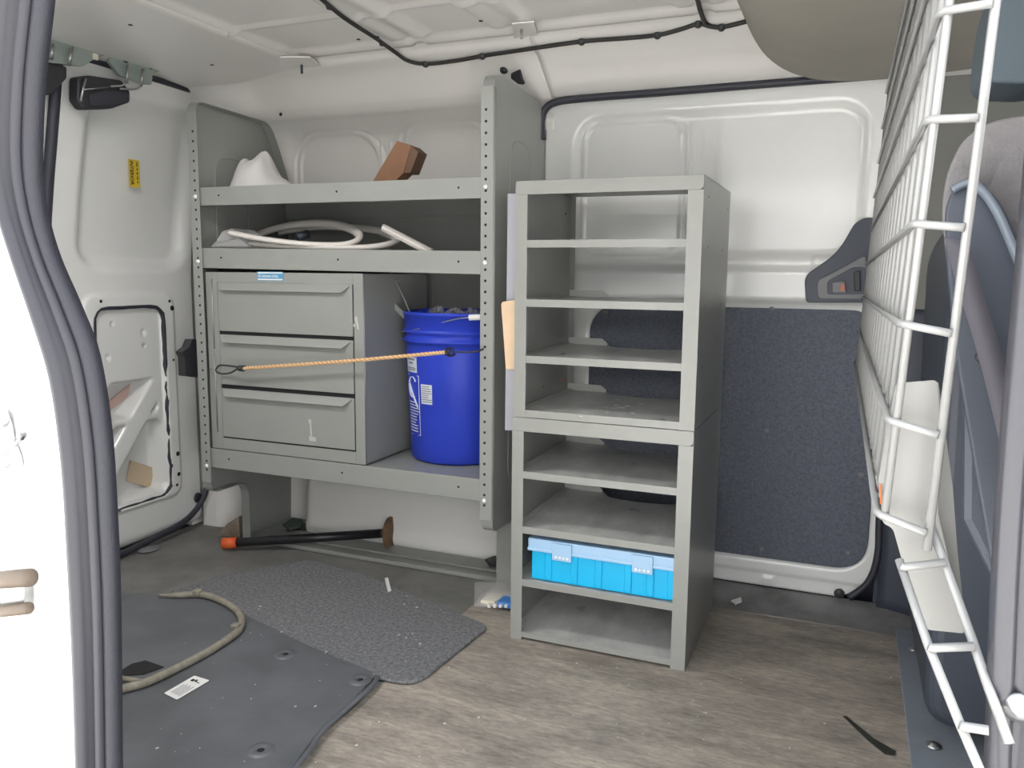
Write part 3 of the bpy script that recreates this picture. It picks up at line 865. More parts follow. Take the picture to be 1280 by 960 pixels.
# maker's sticker
la = at(321.5, 339.5, 'Y', yc - .001); lb = at(354, 351, 'Y', yc - .001)
lg = MB().box(la.x, lb.x, yc - .0012, yc - .0002, lb.z, la.z).build('maker_sticker', M['blue'], dc)
hgt = la.z - lb.z
MB().box(la.x + .002, lb.x - .002, yc - .0016, yc - .001, la.z - .005, la.z - .0015).box(la.x + .002, lb.x - .002, yc - .0016, yc - .001, lb.z + .0015, lb.z + .005).build('sticker_band', M['paper'], lg)
text_mesh('lettering', 'ADRIAN STEEL', hgt * .37, M['paper'], lg, Vector((la.x + .0145, yc - .0016, (la.z + lb.z) / 2 - hgt * .14)), (1, 0, 0), (0, 0, 1), bold=.0001)
MB().lathe([(.0025, .0004), (.004, .0004), (.004, 0), (.0025, 0)], (la.x + .008, yc - .0014, (la.z + lb.z) / 2), (0, -1, 0), 14).build('emblem', M['paper'], lg)
# scratches on the lowest drawer and the corner
ms = MB()
def quadpx(m, pts, y, t=.0003): m.prism([at(a, b, 'Y', y) for a, b in pts], (0, -t, 0))
quadpx(ms, [(387, 525), (389, 525), (390, 545), (388, 545)], yc - .0021)
quadpx(ms, [(386, 545), (395, 547), (395, 552), (387, 551)], yc - .0021)
quadpx(ms, [(385.5, 524), (388.5, 524), (388, 529), (386, 529)], yc - .0021)
quadpx(ms, [(443, 397), (446, 395), (449, 412), (447, 412)], yc - .0002)
quadpx(ms, [(441, 405), (444, 405), (444, 409), (441, 408)], yc - .0002)
ms.build('paint_scratch', mat('bare_scratch', (.5, .5, .48), .6), dc, kind='stuff')

# ---- bungee cord across the shelf
yb_ = YF - .03
bg = thing('bungee_cord', at(430, 450, 'Y', yb_), 'tan bungee cord with black wire hooks stretched across drawers and bucket', 'bungee cord')
p0 = at(303, 460.5, 'Y', yb_); p1 = at(560, 440, 'Y', yb_)
mid = (p0 + p1) / 2 + Vector((0, 0, -.003))
cpts = spline([p0, mid, p1], 40)
MB().tube(cpts, .0048, 10).build('cord', M['cord'], bg)
th = MB()
for ph in (0, pi):
    hp_ = []
    ctr = spline([p0, mid, p1], 150)
    for i, p in enumerate(ctr):
        a = i * .55 + ph
        hp_.append(p + Vector((.0, cos(a), sin(a))) * .0046)
    th.tube(hp_, .0012, 4)
th.build('woven_thread', M['cordl'], bg)
def coil(c, sgn, nm):
    pts = []
    for i in range(60):
        a = i / 60 * 4 * 2 * pi
        r = .008 - .0015 * i / 60 if sgn < 0 else .008 + .003 * sin(i / 60 * pi)
        pts.append(c + Vector((sgn * (-.012 + .024 * i / 60), cos(a) * r, sin(a) * r)))
    MB().tube(pts, .0018, 5).build(nm, M['black'], bg)
coil(p0 + Vector((-.004, 0, 0)), -1, 'coil'); coil(p1 + Vector((.006, 0, 0)), 1, 'coil')
MB().tube(spline([at(570, 440, 'Y', yb_), at(590, 440, 'Y', yb_), at(600, 438, 'Y', yb_ + .01), at(604, 436, 'Y', YF - .006)], 6), .0024, 6).build('hook', M['black'], bg)
MB().tube(spline([at(298, 460, 'Y', yb_), at(288, 466, 'Y', yb_), at(276, 467, 'Y', yb_), at(270, 463, 'Y', yb_), at(274, 457, 'Y', yb_ + .004), at(284, 457, 'Y', yb_), at(298, 459, 'Y', yb_)], 6), .0030, 6).build('hook', M['black'], bg)
MB().tube([at(272, 463, 'Y', yb_), at(262, 461, 'Y', YF - .004)], .0014, 6).build('hook', M['steel'], bg)

# ---- blue bucket
fb = at(572, 583, 'Z', zS1)
rb = .143
bc = Vector((fb.x - .058, fb.y + rb - .008, zS1 + .0005))
tp = at(572, 392, 'Y', bc.y - .15)
bh = tp.z - bc.z
rt_ = rb + .020
bk = thing('blue_bucket', bc, 'tall blue plastic bucket with wire handle on the lower shelf, filled with odds and ends', 'bucket')
pr = [(0, .0), (rb - .006, .0), (rb, .006), (rb + .012, bh * .74), (rb + .013, bh * .80), (rb + .022, bh * .80), (rb + .023, bh * .815), (rb + .014, bh * .825), (rb + .014, bh * .86), (rb + .021, bh * .862), (rb + .021, bh * .875), (rb + .015, bh * .885), (rb + .016, bh * .975), (rb + .021, bh * .98), (rb + .021, bh), (rb + .020, bh), (rb + .012, bh * .8), (rb - .005, bh * .03), (0, bh * .03)]
MB().lathe(pr, bc, n=72).build('pail', M['bucket'], bk)
# tilt angle to the camera
def bp_(ang, h, dr=0):
    """point on the pail: ang measured from the -Y side toward +X"""
    r = rb + .012 * min(h / (bh * .74), 1) + dr
    return bc + Vector((sin(ang) * r, -cos(ang) * r, h))
def decal(a0, a1, h0, h1, m, name, par, dr=.0008):
    mm = MB().grid(10, 2, lambda u, v: bp_(a0 + (a1 - a0) * u, h0 + (h1 - h0) * v, dr))
    return mm.build(name, m, par)
# camera-facing angle of the pail
af = atan2(-bc.x * -1, bc.y) * -1
ac = math.atan2(-(bc.x), bc.y)       # direction from pail to camera, toward +X
ac = ac
L0 = ac - 1.32
d1 = decal(L0, L0 + .42, bh * .60, bh * .70, M['label'], 'label', bk)
for k, (aa, bb2, hh) in enumerate(((.06, .36, .680), (.12, .30, .655), (.06, .38, .625), (.06, .38, .612))):
    decal(L0 + aa, L0 + bb2, bh * hh, bh * (hh + .008 if k > 1 else hh + .013), M['inkgrey'], 'print_line', d1, .0014)
d3 = decal(L0 + .52, L0 + .78, bh * .40, bh * .53, M['label'], 'label', bk)
random.seed(2)
for k in range(8):
    e = random.uniform(.16, .24)
    decal(L0 + .54, L0 + .54 + e, bh * (.412 + .0145 * k), bh * (.418 + .0145 * k), M['inkgrey'], 'print_line', d3, .0014)
for k in range(11):
    e = random.uniform(.24, .4)
    decal(L0 + .05, L0 + .05 + e, bh * (.20 + .0195 * k), bh * (.207 + .0195 * k), M['label'], 'print_line', bk, .0009)
ring = []
for k in range(18):
    t = k / 17 * 4.6 + .6
    ring.append(bp_(L0 + .24 + .15 * cos(t), bh * (.50 + .07 * sin(t)), .001))
MB().tube(ring, .003, 5, flat=.3).tube([bp_(L0 + .12 + .1 * k, bh * (.52 - .05 * k), .001) for k in range(4)], .004, 5, flat=.3).build('printed_emblem', M['label'], bk)
MB().tube([bp_(L0 + .03, bh * .58, .001), bp_(L0 + .46, bh * .58, .001)], .001, 4).tube([bp_(L0 + .46, bh * .58, .001), bp_(L0 + .46, bh * .18, .001), bp_(L0 + .1, bh * .175, .001)], .001, 4).build('printed_border', M['label'], bk)
# wire handle resting on the rim
hs = [at(520, 412, 'Y', bc.y - .145), at(545, 405, 'Y', bc.y - .155), at(570, 399, 'Y', bc.y - .163), at(588, 397, 'Y', bc.y - .165), at(615, 396, 'Y', bc.y - .150), at(640, 400, 'Y', bc.y - .10)]
MB().tube(spline([bp_(ac - 1.4, bh * .86, .015)] + hs, 6), .0017, 6).build('wire_handle', M['steel'], bk)
MB().tube([hs[3] + Vector((-.004, 0, 0)), hs[4]], .008, 12).build('grip', M['paper'], bk)['label'] = 'white plastic grip'
# contents
def rod(name, a, b, r, m, label, cat, n=8):
    o = MB().tube([a, b], r, n).build(name, m); return tag(o, label, cat)
yb2 = bc.y - .06
hk = MB().tube(spline([at(516, 400, 'Y', yb2), at(506, 375, 'Y', yb2), at(496, 354, 'Y', yb2), at(496, 351, 'Y', yb2), at(500, 351, 'Y', yb2)], 4), .0022, 6).build('wire_hook', M['steel'])
tag(hk, 'thin bent steel wire with hooked end sticking up out of the blue bucket', 'wire')
cc = (at(494, 378, 'Y', yb2) + at(512, 395, 'Y', yb2)) / 2
dv = (at(512, 397, 'Y', yb2) - at(492, 378, 'Y', yb2))
pb = MB().obox(cc - Vector((0, 0, .01)), dv * .8, Vector((dv.z, 0, -dv.x)).normalized() * .008, (0, .008, 0)).build('metal_channel', M['gshelf2'], bevel=.001)
tag(pb, 'short grey metal channel leaning out of the left side of the bucket', 'metal strip')
random.seed(11)
for i, (px, py, sx_, sz_, mm, lb_) in enumerate(((532, 390, .03, .02, M['bucket'], 'crumpled blue plastic piece at the left in the bucket'), (547, 391, .024, .026, M['ziploc'], 'clear crumpled plastic wrapper in the middle of the bucket'), (570, 390, .035, .022, M['ziploc'], 'wide crumpled clear bag right of centre in the bucket'), (592, 390, .028, .024, M['ziploc'], 'clear plastic wrapper at the right side of the bucket'))):
    c = at(px, py, 'Y', bc.y - .02); c.z = bc.z + bh - .018
    m = MB()
    def blob(u, v, c=c, sx_=sx_, sz_=sz_):
        a = u * 2 * pi; b = (v - .5) * pi
        r = 1 + .35 * random.uniform(-1, 1)
        return c + Vector((cos(a) * cos(b) * sx_ * r, sin(a) * cos(b) * .035 * r, sin(b) * sz_ * r))
    m.grid(12, 8, blob)
    tag(m.build('plastic_wrapper', mm, smooth=False), lb_, 'wrapper')

# ---- things on the upper shelves
# cardboard box leaning
ybx = YF + .14
kb = [(462, 236), (496, 176), (515, 182), (523, 190), (513, 216), (488, 232)]
kp = [at(px, py, 'Y', ybx) for px, py in kb]
zlow = zS3 + .002
for p in kp: p.z = max(p.z, zlow)
cb = MB().prism([kp[0], kp[1], kp[2] - Vector((.004, 0, 0)), kp[4] - Vector((.022, 0, .0)), kp[5]], (.0, .05, 0)).build('cardboard_box', M['kraft'], bevel=.001)
MB().prism([kp[2] - Vector((.003, 0, 0)), kp[3], kp[4], kp[4] - Vector((.020, 0, .0))], (.0, .05, 0)).build('end_flap', M['kraftd'], cb, bevel=.0005)['label'] = 'darker brown end'
tag(cb, 'small brown cardboard box tilted on the top shelf', 'box')
# white cloth
random.seed(5)
cl = MB()
cc = at(326, 232, 'Y', YF + .17); cc.z = zS3 + .002
def clothf(u, v):
    a = u * 2 * pi
    x = v * cos(a); y = v * sin(a)
    X = x * .115; 
    h = 1.55 * .066 * math.exp(-((X - .012) / .036) ** 2) + .085 * math.exp(-((X + .048) / .034) ** 2) + .040 * math.exp(-((X - .078) / .035) ** 2)
    h *= (1 - v ** 4) * (1 - .25 * y * y) * (1 + .09 * sin(8 * x + 4 * y) + .05 * sin(19 * x - 7 * y))
    return cc + Vector((X * (1 + .08 * sin(3 * a)), y * .085, max(h, 0.0)))
cl.grid(48, 14, clothf)
tag(cl.build('white_rag', M['cloth']), 'crumpled white cloth rag heaped at the left end of the top shelf', 'rag')
# coiled white trim
zc = zS2 + .012
yv = YF + .10
def pz(px, py, h):
    return at(px, py, 'Z', zS2 + h)
def pv(px, py, y): return at(px, py, 'Y', y)
co = thing('trim_coil', pv(400, 305, yv), 'loose coil of white vinyl trim strip lying on the middle shelf', 'trim coil')
c_in = [pv(288, 291, YF + .02), pv(330, 299, YF + .03), pv(380, 305, YF + .04), pv(425, 306, YF + .06), pv(447, 300, YF + .09), pv(446, 290, YF + .14), pv(425, 282, YF + .2), pv(400, 279, YF + .24), pv(360, 282, YF + .26), pv(325, 292, YF + .25), pv(315, 300, YF + .2)]
MB().tube(spline(c_in, 8), .0135, 8, flat=.6).build('strip', M['trimw'], co)
c_in = [pv(310, 304, YF + .06), pv(350, 307, YF + .05), pv(410, 309, YF + .05), pv(460, 309, YF + .07), pv(492, 303, YF + .12), pv(493, 296, YF + .18), pv(470, 288, YF + .24), pv(430, 284, YF + .28), pv(390, 284, YF + .3), pv(350, 290, YF + .3)]
MB().tube(spline(c_in, 8), .0135, 8, flat=.6).build('strip', M['trimw'], co)
c_in = [pv(420, 311, YF + .09), pv(460, 311, YF + .1), pv(485, 307, YF + .13), pv(497, 299, YF + .2), pv(480, 292, YF + .26)]
MB().tube(spline(c_in, 8), .0135, 8, flat=.6).build('strip', M['trimw'], co)
ofs = MB()
a, b = pv(477, 284, YF + .05), pv(538, 316, YF + .02)
ax_ = (b - a).normalized()
nn = Vector((ax_.z, 0, -ax_.x))
ofs.prism([a - nn * .010, b - nn * .010, b - nn * .002, a - nn * .002], (0, .012, 0)).prism([a + nn * .000, b + nn * .000, b + nn * .009, a + nn * .009], (0, .012, 0)).prism([a - nn * .010, b - nn * .010, b + nn * .009, a + nn * .009], (0, .003, 0))
ofo = ofs.build('trim_offcut', M['trimw'], bevel=.001)
tag(ofo, 'straight white vinyl channel offcut leaning at the right end of the middle shelf', 'trim offcut')
# clear bag
cbm = MB()
random.seed(8)
cg = pv(283, 300, YF + .05)
cbm.prism([pv(262, 309, YF + .01), pv(270, 301, YF + .01), pv(277, 289, YF + .02), pv(289, 285, YF + .03), pv(300, 296, YF + .03), pv(310, 309, YF + .03)], (0, .10, 0))
tag(cbm.build('plastic_bag', M['ziploc'], bevel=.004), 'crumpled clear plastic bag at the left end of the middle shelf', 'bag')
# small board behind coil
dk = MB().tube([pv(385, 292, YF + .17), pv(372, 297, YF + .14)], .012, 10).build('black_tube', M['dkplastic'])
tag(dk, 'short dark tube end lying inside the white trim coil', 'tube')

# ================================================================ SMALL SHELF UNIT (two stacked boxes)
x0, x1, y0, y1 = -.7148, -.2950, 1.7344, 2.1212
zm, ztp = .5456, 1.0840
post = at(658, 400, 'Y', y0).x - x0
postR = .038
G = M['gshelf2']
su_u = thing('shelf_unit', ((x0 + x1) / 2, (y0 + y1) / 2, zm), 'upper grey steel open-back shelf box, empty, stacked on the lower one', 'shelf unit', None)
su_l = thing('shelf_unit', ((x0 + x1) / 2, (y0 + y1) / 2, 0), 'lower grey steel open-back shelf box standing on the floor holding the blue case', 'shelf unit', None)
def frame(root, xa, xb, za, zb_, fas):
    m = MB().box(xa, xa + .0015, y0, y1, za, zb_)
    m.build('side_panel', G, root, bevel=.0005)
    MB().box(xb - .0015, xb, y0, y1, za, zb_).build('side_panel', G, root, bevel=.0005)
    MB().box(xa, xb, y0, y1, zb_ - .002, zb_).build('top_panel', G, root, bevel=.0005)
    MB().prism(rpoly([(xa, y0 - .002, zb_ - fas), (xb, y0 - .002, zb_ - fas), (xb, y0 - .002, zb_), (xa, y0 - .002, zb_)], [.004, .012, .004, .012], 4), (0, .003, 0)).build('top_fascia', G, root, bevel=.0008)
    MB().box(xa, xa + .029, y0 - .001, y0 + .001, za, zb_ - fas).build('front_post', G, root, bevel=.0005)
    MB().box(xb - .033, xb, y0 - .001, y0 + .001, za, zb_ - fas).build('front_post', G, root, bevel=.0005)
    MB().box(xa + .0015, xa + .016, y1 - .002, y1, za, zb_ - .002).build('rear_post', G, root)
    MB().box(xb - .016, xb - .0015, y1 - .002, y1, za, zb_ - .002).build('rear_post', G, root)
def tray(root, xa, xb, z, closed=False, lip=.017):
    # z = top of front lip
    m = MB()
    xa += .002; xb -= .002
    m.box(xa + .028, xb - .032, y0 + .0012, y0 + .003, z - lip, z)
    zt_ = z - .003
    # outline with the curved cut-out at the back
    c = (xa + xb) / 2 + .02
    o = [(xa, y0 + .003), (xb, y0 + .003), (xb, y1 - .003)]
    if not closed:
        hw = (xb - xa) * .27
        for k in range(13):
            t = k / 12
            o.append((c + hw * (1 - 2 * t), y1 - .003 - .055 * sqrt(max(0, 1 - (1 - 2 * t) ** 2)) ** .8))
    o.append((xa, y1 - .003))
    m.prism([(a, b, zt_ - .0015) for a, b in o], (0, 0, .0015))
    t_ = m.build('shelf', M['tray'] if not closed else M['tray'], root)
    f = MB().box(xa + .026, xb - .030, y0 - .0004, y0 + .0012, z - lip, z)
    f.build('front_lip', G, t_, bevel=.0005)
    # side ledges
    MB().prism([(xa, y0 + .003, zt_ + .001), (xa + .016, y0 + .003, zt_ + .001), (xa + .016, y1 - .004, zt_ + .001), (xa, y1 - .004, zt_ + .001)], (0, 0, .0016)).build('side_ledge', M['ledge'], t_)
    MB().prism([(xb - .016, y0 + .003, zt_ + .001), (xb, y0 + .003, zt_ + .001), (xb, y1 - .004, zt_ + .001), (xb - .016, y1 - .004, zt_ + .001)], (0, 0, .0016)).build('side_ledge', M['ledge'], t_)
    if not closed:
        hw = (xb - xa) * .27
        for (p, q_) in ((xa + .002, c - hw - .004), (c + hw + .004, xb - .002)):
            s = 1 if p < c - hw else -1
            if s > 0: pts = [(p, y1 - .005, zt_), (q_, y1 - .005, zt_), (q_ - .0, y1 - .005, zt_ + .006), (q_ - .016, y1 - .005, zt_ + .018), (p, y1 - .005, zt_ + .018)]
            else: pts = [(p, y1 - .005, zt_), (q_, y1 - .005, zt_), (q_, y1 - .005, zt_ + .018), (p + .016, y1 - .005, zt_ + .018), (p, y1 - .005, zt_ + .006)]
            MB().prism(pts, (0, .0015, 0)).build('rear_tab', M['ledge'], t_)
    return t_
frame(su_u, x0, x1, zm + .0008, ztp, .030)
frame(su_l, x0 - .003, x1 + .0, 0.0, zm, .0325)
def lz(py): return at(657, py, 'Y', y0).z
for py in (300, 374, 444.5): tray(su_u, x0, x1, lz(py))
t4 = tray(su_u, x0, x1, lz(512.5))
for py in (589.5, 658.5, 724.5): tray(su_l, x0 - .003, x1, lz(py))
bt = tray(su_l, x0 - .003, x1, lz(790.5), closed=True, lip=.0135)
# small dark worn marks and a dirty patch on trays, rivets
zt4 = lz(512.5) - .003
random.seed(21)
mk = MB()
for k in range(16):
    q = at(random.gauss(775, 20), random.gauss(510, 5), 'Z', zt4 + .0004)
    r = random.uniform(.002, .008)
    mk.prism([q + Vector((cos(a) * r * random.uniform(.6, 1.4), sin(a) * r * random.uniform(.5, 1.2), 0)) for a in [j * pi / 4 for j in range(8)]], (0, 0, .0003))
mk.build('paint_spill', M['paper'], t4)['label'] = 'pale dried spill'
for px, py in ((681, 290), (700, 285)):
    q = at(px, py, 'X', x0 + .0016)
    MB().lathe([(0, .002), (.003, .002), (.0035, 0)], q, (1, 0, 0), 10).build('rivet', M['steel'], su_u)
for px, py in ((679, 483), (702, 475)):
    q = at(px, py, 'X', x0 + .0016)
    MB().lathe([(0, .002), (.003, .002), (.0035, 0)], q, (1, 0, 0), 10).build('rivet', M['orange'], su_u)['label'] = 'rusty orange rivet'
q = at(707, 267, 'X', x0 + .0016)
MB().lathe([(0, .0006), (.003, .0006), (.003, 0)], q, (1, 0, 0), 8).build('slot', M['hole'], su_u)
for px, py, rt in ((886, 246, su_u), (909, 261, su_u), (885, 308, su_u), (903, 313, su_u), (880, 383, su_u), (901, 380, su_u), (877, 459, su_u)):
    q = at(px, py, 'X', x1 + .0001)
    MB().lathe([(0, .0008), (.0025, .0008), (.0028, 0)], q, (1, 0, 0), 8).build('rivet', M['mdplastic'], rt)
sc = MB()
random.seed(31)
for k in range(16):
    py = random.uniform(500, 720); px = random.uniform(868, 890)
    q = at(px, py, 'X', x1 + .0002)
    sc.obox(q, (.0001, 0, 0), (0, random.uniform(.0006, .002), 0), (0, random.uniform(-.002, .002), random.uniform(.002, .005)))
sc.build('scratches', M['mdplastic'], su_l)

# ---- blue case on the lower unit's shelf
zs = lz(724.5) - .001
bx0 = at(661, 700, 'Y', y0 + .012).x; bx1 = x1 - .004 - .010
ztop_ = at(660, 669, 'Y', y0 + .012).z - .004
cs = thing('parts_case', ((bx0 + bx1) / 2, y0 + .1, zs), 'bright cyan plastic parts case with frosted latched lid in the lower shelf box', 'case')
zl = ztop_ - .028
cm = MB().box(bx0 + .006, bx1 - .006, y0 + .014, y0 + .24, zs, zl)
cbod = cm.build('case_body', M['cyan'], cs, bevel=.004)
nr = 5
W = bx1 - bx0
for k, t in enumerate((.135, .31, .47, .66, .80, .93)):
    xx = bx0 + W * t
    MB().box(xx - .009, xx + .009, y0 + .0095, y0 + .016, zs + .004, zl).build('case_rib', M['cyan'], cbod, bevel=.003)
ld = MB().box(bx0, bx1, y0 + .006, y0 + .245, zl, ztop_).box(bx0 - .001, bx1 + .001, y0 + .003, y0 + .247, zl - .002, zl + .006).build('lid', M['lid'], cs, bevel=.002)
ld['label'] = 'frosted pale blue lid'
for t in (.235, .755):
    xx = bx0 + W * t
    lt = MB().box(xx - .024, xx + .024, y0 - .0005, y0 + .006, zl - .016, ztop_ - .003).build('latch', M['lid'], cs, bevel=.0015)
    for j in range(4):
        MB().box(xx - .016 + j * .0095, xx - .011 + j * .0095, y0 - .0025, y0 - .0004, zl - .010, zl - .005).build('latch_rib', M['paper'], lt)

# ---- boards between the racks
gb = MB().box(-.80, -.722, 1.90, 1.905, sz(.545) * 0 + .57, 1.05)
a = at(635, 242, 'Y', 1.95); b = at(634, 538, 'Y', 1.95)
tag(MB().prism([at(px, py, 'Y', 1.80) for px, py in ((634.5, 242), (660, 242), (656, 538), (631, 538))], (0, .012, 0)).build('grey_board', mat('pale_grey_board', (.36, .36, .40), .5), bevel=.001), 'flat pale grey board standing between the rack panel and the shelf unit', 'board')
tag(MB().prism(rpoly([at(px, py, 'Y', 1.775) for px, py in ((628, 377), (652, 374), (650, 462), (632, 462), (626, 380))], .004), (0, .014, 0)).build('tan_board', M['tan'], bevel=.002), 'cream rounded foam board wedged between the rack panel and the shelf unit', 'board')

# ================================================================ FLOOR ITEMS
def fl(px, py, z=0): return at(px, py, 'Z', z)
# carpet mat
zc_ = .010
cm_ = [fl(612, 781, zc_), fl(560, 822, zc_), fl(532, 845, zc_), fl(515, 852, zc_), fl(490, 850, zc_), fl(464, 843, zc_), fl(438, 830, zc_), fl(300, 795, zc_), fl(195, 745, zc_), fl(270, 720, zc_), fl(390, 698, zc_), fl(470, 722, zc_), fl(545, 755, zc_)]
cmm = MB().prism(rpoly([(p.x, p.y, .002) for p in cm_], .03, 4), (0, 0, .007)).build('carpet_mat', M['mat_carpet'], bevel=.003)
tag(cmm, 'charcoal speckled carpet mat lying on the van floor in front of the rack', 'mat')
# rubber mat in front-left
rm = [fl(468, 848, .008), fl(440, 878, .008), fl(405, 910, .008), fl(385, 935, .008), fl(350, 985, .008), fl(330, 1040, .008)]
rm = [(p.x, p.y, .0) for p in rm] + [(-1.1, .80, 0), (-1.75, .80, 0), (-1.80, 1.45, 0)] + [tuple(Vector((fl(px, py, .01).x, fl(px, py, .01).y, 0))) for px, py in ((150, 742), (240, 741), (300, 765), (370, 800), (430, 826), (462, 838))]
rmo = MB().prism([(x, y, .003) for x, y, z in rm], (0, 0, .009)).build('rubber_mat', M['rmat'], bevel=.003)
tag(rmo, 'smooth black rubber floor mat with the curved tan hose on it', 'mat')
edge = [fl(472, 846, .014), fl(466, 856, .014), fl(440, 880, .014), fl(405, 912, .014), fl(385, 940, .014), fl(350, 985, .014)]
MB().tube(spline(edge, 5), .006, 8, flat=.7).build('raised_edge', M['rmat'], rmo)
for px, py in ((450, 850), (357, 818), (326, 938)):
    q = fl(px, py, .012)
    MB().lathe([(.006, .0005), (.012, .003), (.022, .003), (.026, 0)], q, n=20).build('eyelet', M['rmat'], rmo)
    MB().lathe([(0, .001), (.007, .001), (.007, 0)], q, n=12).build('eyelet_hole', M['hole'], rmo)
cu_ = MB()
cpt = [fl(152, 838, .013), fl(165, 830, .013), fl(182, 826, .013), fl(205, 834, .013), fl(180, 843, .013), fl(152, 845, .013)]
cu_.prism([p for p in cpt], (0, 0, .0012)).build('cut_hole', M['hole'], rmo)
# tan hose
zh = .021
hz = thing('tan_hose', fl(300, 780, zh), 'dusty tan rubber hose curved across the black mat', 'hose')
hp1 = [(198, 744), (222, 744), (250, 743), (275, 750), (296, 763), (302, 776), (298, 788), (280, 802), (250, 820), (215, 838), (185, 852), (165, 858), (140, 864), (110, 872)]
pts = [fl(a, b, zh) for a, b in hp1]
sp_ = spline(pts, 8)
rr_ = [.0025 + .0065 * min(1, i / 10) for i in range(len(sp_))]
MB().tube(sp_, rr_, 10).build('hose', M['hosetan'], hz)
MB().tube([fl(152, 848, zh), fl(178, 853, zh)], .0065, 8).build('hose_branch', M['hosetan'], hz)
for px, py in ((247, 740), (295, 783)):
    MB().obox(fl(px, py, .028), (.010, .002, 0), (-.002, .010, 0), (0, 0, .007)).build('clamp', M['hosetan'], hz, bevel=.003)
# white tag with arrow
q = [fl(205, 867, .0135), fl(243, 845, .0135), fl(262, 851, .0135), fl(221, 875, .0135)]
tg = MB().prism(rpoly(q, .003), (0, 0, .0012)).build('white_tag', M['paper'])
tag(tg, 'white printed paper tag with black arrow on the black rubber mat', 'tag')
ux = (q[1] - q[0]); uy = (q[0] - q[3])
o = q[3] + Vector((0, 0, .0017))
tw = MB()
def tq(a, b, c, d): tw.prism([o + ux * a + uy * c, o + ux * b + uy * c, o + ux * b + uy * d, o + ux * a + uy * d], (0, 0, .0002))
for k in range(6): tq(.12, .62 - .07 * (k % 2), .14 + .12 * k, .17 + .12 * k)
tw.build('print_line', M['inkgrey'], tg)
tw = MB(); tq(.80, .83, .2, .8); tq(.76, .87, .62, .78); tq(.83, .90, .45, .58)
tw.build('arrow_mark', M['ink'], tg)
# strip of white
q = [fl(481, 724, .012), fl(485, 723, .012), fl(489, 739, .012), fl(485, 741, .012)]
tag(MB().prism(q, (0, 0, .003)).build('plastic_sliver', M['paper']), 'narrow white plastic sliver on the dark floor behind the carpet mat', 'scrap')
# scrap by the sill
q = at(930, 751, 'Y', 2.15)
q = [at(a, b, 'Z', .012) for a, b in ((914, 752), (926, 748), (927, 753), (921, 755), (919, 758), (917, 754))]
tag(MB().prism(q, (0, .0, .004)).build('paper_scrap', M['paper']), 'small torn white paper scrap on the sill right of the shelf unit', 'scrap')
# floor crack / dark sliver
q = [fl(1054, 896, .001), fl(1058, 896, .001), (fl(1092, 924, .001)), fl(1120, 940, .001), fl(1118, 945, .001), fl(1106, 943, .001), fl(1085, 926, .001)]
tag(MB().prism(q, (0, 0, .002)).build('dark_sliver', mat('olive_dark', (.03, .032, .025), .6)), 'dark pointed sliver lying on the worn plywood floor near the partition', 'sliver')
# floor edging lines
K(MB().tube([fl(892, 759.5, .001), fl(1010, 777, .001), fl(1118, 795, .001)], .003, 6).build('trim_11', mat('edging', (.22, .20, .18), .6)))
# specks of debris
random.seed(9)
dbs = MB()
spots = [(425, 728), (508, 745), (515, 792), (508, 798), (500, 795), (520, 800), (525, 805), (700, 817), (445, 932), (395, 884), (370, 884), (557, 904), (476, 903), (598, 897), (786, 856), (876, 855), (740, 836), (600, 750), (505, 756), (522, 760), (880, 891), (884, 892), (1030, 905), (988, 935), (770, 835), (720, 830), (560, 835), (322, 762), (326, 758), (350, 790), (410, 815), (195, 935), (317, 856), (316, 874), (1103, 802), (1112, 848)]
for px, py in spots:
    q = fl(px + random.uniform(-2, 2), py + random.uniform(-1, 1), .0115 if px < 600 else .001)
    r = random.uniform(.0015, .0035)
    dbs.prism([q + Vector((cos(a) * r * random.uniform(.5, 1.3), sin(a) * r * random.uniform(.6, 1.6), 0)) for a in [j * 1.256 for j in range(5)]], (0, 0, .0012))
for k in range(70):
    px = random.uniform(150, 1110); py = random.uniform(790, 955)
    q = fl(px, py, .0125 if px < 520 else .001); r = random.uniform(.0006, .0016)
    dbs.prism([q + Vector((cos(a) * r, sin(a) * r, 0)) for a in [j * 1.256 for j in range(5)]], (0, 0, .0008))
tag(dbs.build('debris', mat('pale_debris', (.55, .53, .48), .8)), 'pale specks of debris scattered over mats and plywood', 'debris', kind='stuff')

# pipe with flange
zp = .022
a = fl(283, 679, zp); b = fl(488, 666, .05)
pp_ = thing('steel_pipe', a, 'black steel pipe with orange end cap and rusty round flange on the floor', 'pipe')
d = (b - a).normalized()
MB().tube([a + d * .02, b - d * .03], .0145, 16).build('tube', M['pipe'], pp_)
MB().tube([b - d * .035, b], .0135, 16).build('thread', M['rusty2'], pp_)
MB().tube([a - d * .012, a + d * .032], .0175, 16).build('end_cap', M['orange'], pp_)['label'] = 'orange plastic end cap'
MB().lathe([(0, -.004), (.050, -.004), (.052, 0), (.050, .004), (.025, .007), (.022, .012), (0, .012)], b, -d + Vector((0, .35, 0)), 32).build('flange', M['rust'], pp_)['label'] = 'rusty round floor flange'
# brownish rag by the leg
q = [at(px, py, 'Y', 2.06) for px, py in ((270, 671), (283, 655), (297, 646), (299, 672))]
cr_ = MB().prism(q, (0, .06, 0)).build('brown_scrap', mat('brown_scrap', (.36, .29, .22), .8, var=.4, vscale=30), bevel=.004)
tag(cr_, 'crumpled brown scrap beside the left foot of the rack', 'scrap')
